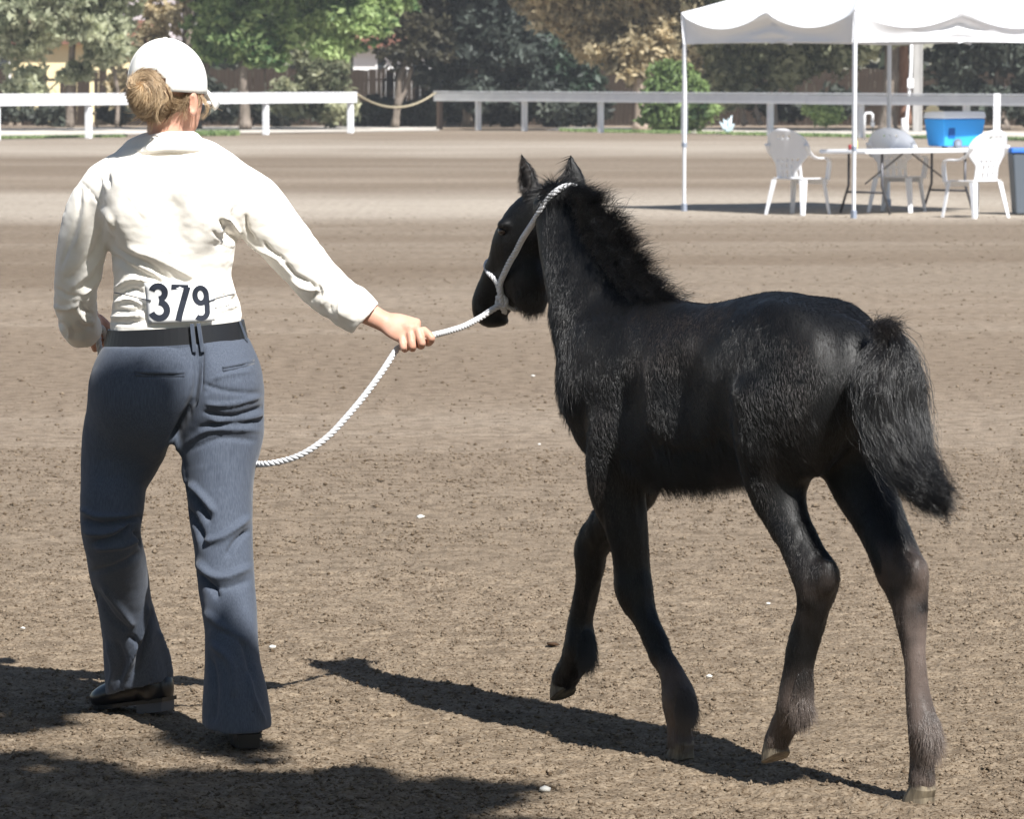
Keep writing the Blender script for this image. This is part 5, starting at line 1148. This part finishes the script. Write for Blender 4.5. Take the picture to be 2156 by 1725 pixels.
# ---- shoes
m_shoe = mat('black_shoe_leather', (0.012, 0.012, 0.014), 0.3, 0.5)
m_heel_sun = mat('heel_painted_sun', (0.09, 0.09, 0.10), 0.6)  # lighter grey paints the sun on the leading heel; trailing heel stays black
def shoe(heel, toe, ankle, rear=0):
    fsh = Field(np.minimum(heel, toe) - .09, np.maximum(heel, toe) + [.09, .09, .2], .005)
    ax = toe - heel; side_ = np.cross(unit(ax), UP)
    fsh.tube([heel + UP * .040, heel + ax * .3 + UP * .045, heel + ax * .6 + UP * .036, heel + ax * .85 + UP * .028, toe - ax * .04 + UP * .026], [.036, .042, .038, .032, .026], [.036, .038, .044, .043, .034], UP, k=.01)
    fsh.blob(heel + UP * .022 + ax * .02, (.041, .036, .036), None, k=.01)
    fsh.tube([heel + UP * .05 + ax * .08, ankle], [.036, .036], [.034, .034], ax, k=.03)
    Vs, Fs = fsh.mesh(2); Ns = normals(Vs, Fs)
    if (Ns * (Vs - Vs.mean(0))).sum() < 0: Fs = Fs[:, ::-1].copy()
    s_ = obj('shoe', Vs - base, Fs, m_shoe, woman, smooth=True)
    mb = MB(); w = side_; h = heel - base; a = ax; prof = [(-.035, .030), (.0, .034), (.3, .030), (.6, .042), (.85, .040), (1.0, .022)]
    V8 = []
    for z0, z1 in ((-.002, .008),):
        for zz in (z0, z1):
            for f_, hw in prof: V8.append(h + a * (f_ if f_ >= 0 else 0) + unit(a) * (f_ if f_ < 0 else 0) + w * hw + UP * zz)
            for f_, hw in reversed(prof): V8.append(h + a * (f_ if f_ >= 0 else 0) + unit(a) * (f_ if f_ < 0 else 0) - w * hw + UP * zz)
    n = 12; mb.add(V8, [tuple(range(n - 1, -1, -1)), tuple(range(n, 2 * n))] + [(i, (i + 1) % n, n + (i + 1) % n, n + i) for i in range(n)])
    mb.build('sole', m_shoe, s_); mb = MB(); V9 = []
    for zz in (-.026, -.002):
        for f_, hw in ((-.03, .026), (.0, .031), (.24, .031)): V9.append(h + (unit(a) * f_ if f_ < 0 else a * f_) + w * hw + UP * zz)
        for f_, hw in ((.24, .031), (.0, .031), (-.03, .026)): V9.append(h + (unit(a) * f_ if f_ < 0 else a * f_) - w * hw + UP * zz)
    mb.add(V9, [tuple(range(5, -1, -1)), tuple(range(6, 12))] + [(i, (i + 1) % 6, 6 + (i + 1) % 6, 6 + i) for i in range(6)])
    mb.build('heel', m_shoe if rear else m_heel_sun, s_)
h1 = P(334, 1477, 10.42); shoe(h1, P(208, 1492, 10.53), P(318, 1400, 10.44))
h2 = np.array([P(520, 1570, 9.90)[0], 9.90, .028]); shoe(h2, np.array([h2[0] - .05, 10.10, .028]), P(505, 1480, 9.94), 1)

# ---- body: one skin surface; the clothed inner parts stay inside the clothes
m_skin = mat('skin', (0.56, 0.30, 0.21), 0.5, 0.35, noise=(25, (0.62, 0.36, 0.27), 3), bump=(260, .12, .0008))
m_skin.node_tree.nodes['Principled BSDF'].inputs['Subsurface Weight'].default_value = 0.12
m_skin.node_tree.nodes['Principled BSDF'].inputs['Subsurface Radius'].default_value = (0.01, 0.004, 0.002)
bodyV = []; bodyF = []; off = 0
def addbody(fld, sm=2):
    global off
    a, f = fld.mesh(sm); nn = normals(a, f)
    if (nn * (a - a.mean(0))).sum() < 0: f = f[:, ::-1].copy()
    bodyV.append(a); bodyF.append(f + off); off += len(a)
# head and neck, face turned toward the foal
fh = Field((-.99, 9.98, 1.36), (-.66, 10.36, 1.71), .0038)
hd = unit(np.array([.62, .78, -.06])); hs = unit(np.cross(hd, UP)); hu = np.cross(hs, hd)
HC = P(352, 185, 10.17)
fh.blob(HC + hu * .01, (.092, .074, .098), [hd, hs, hu], k=.01)
fh.tube([HC + hd * .045 - hu * .02, HC + hd * .055 - hu * .075, HC + hd * .05 - hu * .100], [.052, .04, .024], [.056, .044, .026], hd, k=.03)
fh.tube([P(352, 225, 10.18), P(353, 262, 10.175), P(352, 300, 10.17), P(352, 330, 10.17)], [.050, .049, .052, .075], [.056, .055, .056, .06], X0, k=.025)
fh.blob(HC + hd * .098 - hu * .022, (.02, .011, .016), [hd, hs, hu], k=.012)                       # nose
fh.blob(HC + hd * .086 - hu * .058, (.012, .022, .009), [hd, hs, hu], k=.008)                      # lips
for q in (-1, 1):
    fh.blob(HC + hd * .082 + hs * .030 * q + hu * .004, (.014, .013, .010), [hd, hs, hu], k=.008, op='sub')
    fh.blob(HC + hd * .076 + hs * .030 * q + hu * .004, (.011, .011, .010), [hd, hs, hu], k=.004)
er = P(407, 219, 10.115)
for e_, s_ in ((er, 1), (HC - hs * .076 - hu * .015 - hd * .01, -1)):
    fh.blob(e_, (.016, .008, .031), [unit(hd * .8 - hs * s_ * -.2), hs, hu], k=.006)
    fh.blob(e_ - Y0 * .009, (.009, .006, .020), None, k=.003, op='sub')
addbody(fh)
# trunk, arms and legs under the clothes
fc_ = Field((-1.12, 9.8, .06), (-.3, 10.6, 1.44), .012)
wf([(352, 330, 70, .05, 10.17), (355, 400, 120, .07, 10.16), (362, 510, 100, .08, 10.16), (366, 640, 100, .08, 10.16), (372, 760, 120, .10, 10.15), (370, 830, 120, .10, 10.15)], fc_, k=.03)
wf([(465, 400, 36, .04, 10.15), (574, 480, 34, .036, 10.17), (662, 580, 30, .03, 10.19), (740, 640, 26, .027, 10.19)], fc_, k=.03)
wf([(225, 400, 34, .04, 10.15), (176, 500, 30, .036, 10.17), (160, 610, 28, .034, 10.22), (172, 670, 24, .03, 10.30)], fc_, k=.03)
wf([(285, 850, 70, .085, 10.15), (243, 1010, 52, .065, 10.17), (238, 1110, 45, .055, 10.14), (262, 1270, 36, .045, 10.33), (296, 1440, 26, .035, 10.45)], fc_, k=.03)
wf([(455, 850, 66, .085, 10.13), (463, 1040, 50, .065, 10.09), (470, 1150, 44, .055, 10.05), (487, 1316, 38, .048, 9.99), (503, 1500, 28, .036, 9.94)], fc_, k=.03)
addbody(fc_, 1)
# hands
def hand(fld, wrist, knuckle, back, fingers, thumb, elbow, wr=(.026, .020)):
    """fingers: list of joint chains"""
    pal = knuckle - wrist; side_ = unit(np.cross(pal, back))
    fld.tube([elbow, wrist * .45 + elbow * .55, wrist, wrist + pal * .35, knuckle - pal * .12], [.033, .029, wr[0], .035, .040], [.028, .025, wr[1], .017, .015], side_, k=.012)
    for ch, r in fingers:
        fld.tube(ch, [r, r * .98, r * .92, r * .85][:len(ch)], [r, r * .98, r * .92, r * .85][:len(ch)], back, k=.0045, sub=3)
    fld.tube(thumb[0], [.013, .0115, .010], [.013, .0115, .010], back, k=.008, sub=3)
fr_ = Field((-.42, 9.98, .90), (-.13, 10.32, 1.08), .0026)
wri = P(808, 677, 10.19); kn = P(876, 703, 10.17); bk = unit(np.array([.10, -.85, .45]))
fing = []
for (kx, ky, mx, my, tx, ty, r, dd) in ((846, 713, 849, 731, 853, 735, .0092, -.006), (864, 704, 868, 729, 868, 733, .0098, -.010), (880, 697, 888, 722, 885, 728, .0102, -.010), (892, 696, 908, 712, 901, 722, .0100, -.004)):
    a = P(kx, ky, 10.165 + dd); b_ = P(mx, my, 10.150 + dd * .4); c_ = P(tx, ty, 10.175); e_ = P(tx - 6, ty - 14, 10.198); fing.append(([a, b_, c_, e_], r))
hand(fr_, wri, kn, bk, fing, ([P(850, 688, 10.20), P(880, 698, 10.215), P(900, 712, 10.205)],), P(740, 642, 10.19))
fr_.blob(P(870, 696, 10.17), (.026, .017, .014), [unit(kn - wri), bk, np.cross(unit(kn - wri), bk)], k=.008)
addbody(fr_, 1)
fl_ = Field((-1.08, 10.18, .88), (-.93, 10.52, 1.06), .0028)
wl = P(199, 690, 10.39); kl = P(212, 716, 10.44); bl = unit(np.array([-.8, .1, .3])); fing = []
for j, (kx, ky, tx, ty) in enumerate(((222, 690, 235, 700), (222, 702, 233, 710), (218, 716, 228, 722), (212, 728, 221, 733))):
    fing.append(([P(kx, ky, 10.45), P(kx + 9, ky + 3, 10.475), P(tx, ty + 2, 10.455), P(tx - 8, ty + 5, 10.43)], .0095 - .0005 * j))
hand(fl_, wl, kl, bl, fing, ([P(208, 672, 10.40), P(221, 682, 10.40), P(232, 692, 10.40)],), P(176, 650, 10.30))
fl_.blob(P(208, 712, 10.43), (.020, .03, .032), None, k=.01)
addbody(fl_, 1)
body = obj('body', np.concatenate(bodyV) - base, np.concatenate(bodyF), m_skin, woman, smooth=True)

# ---- cap: shell with a rear opening
m_cap = mat('white_cotton', (0.74, 0.73, 0.69), 0.85, 0.2, bump=(1200, .12, .0008))
CC = P(352, 165, 10.17); Vc = []; nu, nv = 56, 22
ch_ = unit(np.array([.62, .78, 0])); cs_ = np.array([ch_[1], -ch_[0], 0])
tilt_ = .16
hole = []
for j in range(nv + 1):
    ph = (j / nv) * math.radians(96)
    for i in range(nu):
        a = 2 * math.pi * i / nu; bul = 1 + .018 * abs(math.cos(a * 3)) * math.sin(ph)
        q = ch_ * (math.cos(a) * math.sin(ph) * .101 * bul) + cs_ * (math.sin(a) * math.sin(ph) * .087 * bul) + UP * (math.cos(ph) ** 1.0 * .094 - (.012 if ph > 1.4 else 0) * (ph - 1.4))
        q = q + UP * (-tilt_ * .35 * (q.dot(ch_)))
        q = q + UP * (-.022 * (j / nv) ** 3)
        q = q * (1 + .018 * vnoise(np.array([q * 26]), 4)[0] - .010 * math.exp(-((math.sin(a * 3)) / .12) ** 2) * math.sin(ph))
        Vc.append(CC + q - base)
Fc = []
hc_ = P(316, 190, 10.07)
for j in range(nv):
    for i in range(nu):
        f = (j * nu + i, j * nu + (i + 1) % nu, (j + 1) * nu + (i + 1) % nu, (j + 1) * nu + i)
        c = sum(Vc[k_] for k_ in f) / 4 + base; X_, Y_ = proj(c[None])
        if c[1] < 10.14 and ((X_[0] - 312) / 42) ** 2 + ((Y_[0] - 192) / 44) ** 2 < 1: continue
        Fc.append(f)
cap = obj('cap', Vc, Fc, m_cap, woman, smooth=True)
md = cap.modifiers.new('s', 'SOLIDIFY'); md.thickness = .003; md.offset = 1
for i in range(6):
    a = math.pi * (i / 3 + 1 / 6); pp = []
    for j in range(1, nv + 1):
        q = np.array(Vc[j * nu + int(round(a / (2 * math.pi) * nu)) % nu]); X_, Y_ = proj((q + base)[None])
        if q[1] + base[1] < 10.14 and ((X_[0] - 312) / 46) ** 2 + ((Y_[0] - 192) / 48) ** 2 < 1: break
        pp.append(q + unit(q + base - CC) * .0028)
    if len(pp) > 3: mb = MB(); mb.tube(pp, .0012, 6); mb.build('seam', m_cap, cap, smooth=True)
mb = MB(); mb.lathe([(.009, 0), (.009, .003), (.005, .006), (.001, .007)], CC + UP * .0935 + [-.004, 0, 0] - base, 14); mb.build('button', m_cap, cap, smooth=True)
Vb = []; Fb = []
for i in range(13):
    a = -.95 + 1.9 * i / 12
    for j in range(6):
        r_ = j / 5; q = CC + ch_ * (.094 * math.cos(a) + r_ * .066 * math.cos(a * .9)) + cs_ * (.083 * math.sin(a) * (1 - .05 * r_)) + UP * (-.020 - .034 * r_ * (.6 + .4 * r_) - .028 * r_ * (math.sin(a) ** 2) - .008 * math.sin(a) ** 2)
        Vb.append(q - base)
for i in range(12):
    for j in range(5): Fb.append((i * 6 + j, i * 6 + j + 1, (i + 1) * 6 + j + 1, (i + 1) * 6 + j))
br_ = obj('brim', Vb, Fb, m_cap, cap, smooth=True); md = br_.modifiers.new('s', 'SOLIDIFY'); md.thickness = .004

# ---- hair: bun, nape hair and loose wisps
m_hair = mat('blond_hair', (0.42, 0.25, 0.11), 0.4, 0.5); attr_color(m_hair, 'tint', (0.07, 0.036, 0.018), (0.60, 0.44, 0.27))
mb_ = Field((-.99, 9.97, 1.42), (-.72, 10.25, 1.66), .005)
bc = P(306, 194, 10.045)
mb_.blob(bc, (.044, .042, .054), [X0, Y0, UP], k=.01); mb_.blob(P(326, 226, 10.11), (.042, .030, .030), None, k=.03); mb_.blob(P(362, 213, 10.135), (.048, .032, .022), None, k=.03)
Vh, Fh = mb_.mesh(2); Nh = normals(Vh, Fh)
if (Nh * (Vh - Vh.mean(0))).sum() < 0: Fh = Fh[:, ::-1].copy(); Nh = -Nh
m_hb = mat('hair_mass', (0.17, 0.09, 0.04), 0.6, noise=(60, (0.36, 0.22, 0.10), 3, (1, 1, .3)))
hairobj = obj('hair', Vh - base, Fh, m_hb, woman, smooth=True)
n = 9000; p, f = sample(Vh, Fh, n); nn = unit(Nh[Fh[f]].mean(1)); k = 6
rel_ = p - bc; isb = (np.linalg.norm(rel_ / [.044, .042, .054], axis=1) < 1.2)
swirl = unit(np.cross(nn, unit(np.array([-.2, -1, .35])))) ; down = unit(np.array([-.55, -.1, .45]) - nn * (nn @ np.array([-.55, -.1, .45]))[:, None])
fl = np.where(isb[:, None], swirl * .7 + np.array([.3, 0, -.6]), down); fl = unit(fl - nn * (fl * nn).sum(1, keepdims=True))
cl = fbm(p * 60, 2, 14)[:, None]; fl = unit(fl + np.cross(nn, fl) * cl * .9)
pts = np.zeros((n, k, 3)); pts[:, 0] = p; dc = fl + nn * .10
for i in range(1, k):
    dc = unit(dc - (pts[:, i - 1] - bc) * isb[:, None] * 2.5 + .1 * rng.standard_normal((n, 3))); pts[:, i] = pts[:, i - 1] + dc * (.030 * (.6 + .8 * rng.random((n, 1)))) / (k - 1)
tint = np.clip(.42 + .55 * fbm(p * 45, 2, 15) + .25 * rng.random(n) + np.where(isb, .05, -.15), 0, 1)
hair('hair_strand', pts - base, .0006, m_hair, hairobj, {'tint': tint})
wis = []
def wisp(path, d, n, spread=.006):
    for _ in range(n):
        q = spline([(x + rng.normal() * 1.2, y + rng.normal() * 1.2) for x, y in path], 6); q = q[np.linspace(0, len(q) - 1, 12).astype(int)]
        of = rng.standard_normal(3) * spread; gr_ = np.linspace(.2, 1, 12)[:, None]
        wis.append(np.array([P(x, y, d) for x, y in q]) + of * gr_)
wisp([(345, 190), (352, 205), (336, 222), (330, 245), (338, 262)], 10.03, 14, .002); wisp([(330, 225), (322, 245), (318, 260), (312, 282)], 10.10, 18, .004)
wisp([(418, 195), (432, 215), (438, 232), (424, 250)], 10.14, 22, .004); wisp([(412, 190), (420, 214), (412, 232)], 10.13, 10, .003)
wisp([(280, 180), (262, 200), (258, 225)], 10.06, 7, .012); wisp([(300, 235), (280, 245), (262, 240)], 10.08, 8, .014); wisp([(425, 215), (440, 222), (456, 230)], 10.13, 4, .006); wisp([(330, 210), (300, 250), (276, 262)], 10.07, 5, .01)
wisp([(350, 178), (360, 196), (362, 208)], 10.03, 12, .002); wisp([(385, 215), (392, 240), (398, 252)], 10.12, 14, .006)
wisp([(372, 205), (360, 222), (346, 236), (338, 248)], 10.10, 60, .014); wisp([(395, 200), (388, 216), (380, 232), (374, 242)], 10.11, 40, .012); wisp([(350, 206), (338, 224), (328, 240), (322, 254)], 10.085, 50, .010)
W_ = np.array(wis); hair('hair_wisp', W_ - base, .0006, m_hair, hairobj, {'tint': np.where(np.arange(len(W_)) > len(W_) - 150, .25 + .4 * rng.random(len(W_)), .55 + .45 * rng.random(len(W_)))})

# ---- race number on the back, printed 379
m_bib = mat('white_card', (0.82, 0.82, 0.82), 0.6, 0.3); m_ink = mat('black_ink', (0.03, 0.035, 0.05), 0.5)
def bibp(x, y, off=0.0):
    a = (x - 366) / 140.0; d = 10.16 - .122 * math.sqrt(max(0.02, 1 - a * a)) - .012 - off - .006 * math.exp(-((y - 600) / 18) ** 2)
    return P(x, y, d) - base
Vb = []; Fb = []; nx_, ny_ = 16, 8
for j in range(ny_ + 1):
    for i in range(nx_ + 1):
        u, v = i / nx_, j / ny_; x = 304 + (452 - 304) * u + 9 * v * (1 - u) + 0 * v; y = 595 + 5 * u + (683 - 595) * v - 12 * u * v
        Vb.append(bibp(x, y))
for j in range(ny_):
    for i in range(nx_): q = j * (nx_ + 1) + i; Fb.append((q, q + 1, q + nx_ + 2, q + nx_ + 1))
bib = obj('number_card', Vb, Fb, m_bib, woman, smooth=True); md = bib.modifiers.new('s', 'SOLIDIFY'); md.thickness = .0012; md.offset = -1
def stroke(mb, path, w):
    p = np.array(path, float); L0 = []; L1 = []
    for i in range(len(p)):
        d = p[min(i + 1, len(p) - 1)] - p[max(i - 1, 0)]; d = d / np.linalg.norm(d); nrm = np.array([-d[1], d[0]]); ww = w[i] if hasattr(w, '__len__') else w
        L0.append(p[i] + nrm * ww / 2); L1.append(p[i] - nrm * ww / 2)
    Vs = [bibp(x, y, .0022) for x, y in L0] + [bibp(x, y, .0022) for x, y in L1]; n = len(p)
    mb.add(Vs, [(i, i + 1, n + i + 1, n + i) for i in range(n - 1)])
def arc(cx_, cy_, rx_, ry_, a0, a1, n=16): return [(cx_ + rx_ * math.cos(math.radians(a0 + (a1 - a0) * i / n)), cy_ + ry_ * math.sin(math.radians(a0 + (a1 - a0) * i / n))) for i in range(n + 1)]
def digit(fn):
    mb = MB(); fn(mb); o = mb.build('digit', m_ink, bib); return o
sl_ = .10    # lean of the card
def sk(l): return [(x - (y - 636) * -0.04, y) for x, y in l]
digit(lambda m: (stroke(m, sk(arc(334, 616, 14, 14, -165, 85)), 13), stroke(m, sk(arc(334, 653, 17, 17, -88, 160)), 13.5)))
digit(lambda m: (stroke(m, sk([(362, 604), (398, 605)]), 11), stroke(m, sk([(396, 604), (387, 632), (378, 660), (374, 676)]), 13)))
digit(lambda m: (stroke(m, sk(arc(423, 622, 12, 16, 0, 360, 24)), 11), stroke(m, sk([(435, 622), (436, 645)] + arc(422, 656, 14, 14, -10, 130)), 11)))
for pth, off_ in ((((240, 616), (262, 620), (290, 627), (318, 633)), .004), (((440, 634), (458, 628), (480, 622), (492, 620)), .004)):
    st_ = MB(); st_.tube([bibp(x, y, off_) for x, y in pth], .0013, 6); st_.build('tie_string', m_ink, bib)
# ================================================================ rope halter and lead
m_rope = mat('white_cotton_rope', (0.60, 0.60, 0.61), 0.9, 0.15, bump=(700, .3, .0008))
rope = thing('rope_halter', 'white twisted cotton rope halter with its lead running to the woman\'s hands', 'halter', (-.2, 10.3, 0)); RB = np.array([-.2, 10.3, 0])
def twisted(name, pts, r, pitch=.032, tail=False):
    C = spline(pts, 10); seg = np.linalg.norm(np.diff(C, axis=0), axis=1); Lc = np.concatenate([[0], np.cumsum(seg)]); n = int(Lc[-1] / .0028) + 2
    q = np.linspace(0, Lc[-1], n); C = np.column_stack([np.interp(q, Lc, C[:, j]) for j in range(3)])
    T = unit(np.gradient(C, axis=0)); a = np.array([0, -1., .2]); fr = []
    for i in range(n):
        a = a - T[i] * a.dot(T[i]); a = a / np.linalg.norm(a); fr.append((a, np.cross(T[i], a)))
    mb = MB()
    for k in range(3):
        pp = []
        for i in range(n):
            th = 2 * math.pi * (q[i] / pitch / 1.0 + k / 3); pp.append(C[i] + (fr[i][0] * math.cos(th) + fr[i][1] * math.sin(th)) * r * .52 - RB)
        mb.tube(pp, r * .53, 8)
    return mb.build(name, m_rope, rope, smooth=True)
R0 = .0078
twisted('cheek_rope', [P(1214, 395, 10.27), P(1200, 391, 10.195), P(1184, 395, 10.160), P(1168, 405, 10.150), P(1152, 421, 10.158), P(1138, 443, 10.160), P(1125, 464, 10.190), P(1112, 484, 10.235), P(1099, 504, 10.280), P(1086, 530, 10.315), P(1074, 550, 10.335), P(1062, 575, 10.36), P(1054, 595, 10.39), P(1054, 615, 10.40), P(1057, 640, 10.41), P(1063, 658, 10.43)], R0)
twisted('noseband', [P(1053, 622, 10.42), P(1047, 598, 10.415), P(1036, 582, 10.42), P(1027, 572, 10.44), P(1023, 560, 10.47), P(1028, 550, 10.50), P(1040, 548, 10.53)], R0 * .85)
twisted('chin_rope', [P(1058, 640, 10.425), P(1068, 646, 10.425), P(1080, 652, 10.44), P(1094, 652, 10.47)], R0 * .7)
twisted('knot', [P(1046, 628, 10.415), P(1056, 622, 10.405), P(1066, 634, 10.405), P(1060, 646, 10.41), P(1048, 643, 10.41), P(1048, 630, 10.42)], R0 * .8)
twisted('lead_rope', [P(1058, 641, 10.412), P(1040, 650, 10.40), P(1008, 671, 10.37), P(975, 688, 10.31), P(940, 699, 10.25), P(912, 706, 10.19), P(890, 712, 10.186), P(866, 722, 10.186), P(846, 729, 10.185), P(834, 738, 10.18),
    P(805, 782, 10.14), P(770, 830, 10.11), P(730, 878, 10.08), P(690, 920, 10.06), P(645, 952, 10.05), P(600, 970, 10.06), P(545, 978, 10.10), P(500, 970, 10.30), P(430, 930, 10.50), P(340, 860, 10.60), P(260, 780, 10.55), P(226, 722, 10.43),
    P(220, 700, 10.40), P(212, 690, 10.375), P(206, 697, 10.36), P(209, 730, 10.35), P(217, 766, 10.36), P(224, 750, 10.39), P(225, 715, 10.41), P(228, 703, 10.42)], .0078, .036)
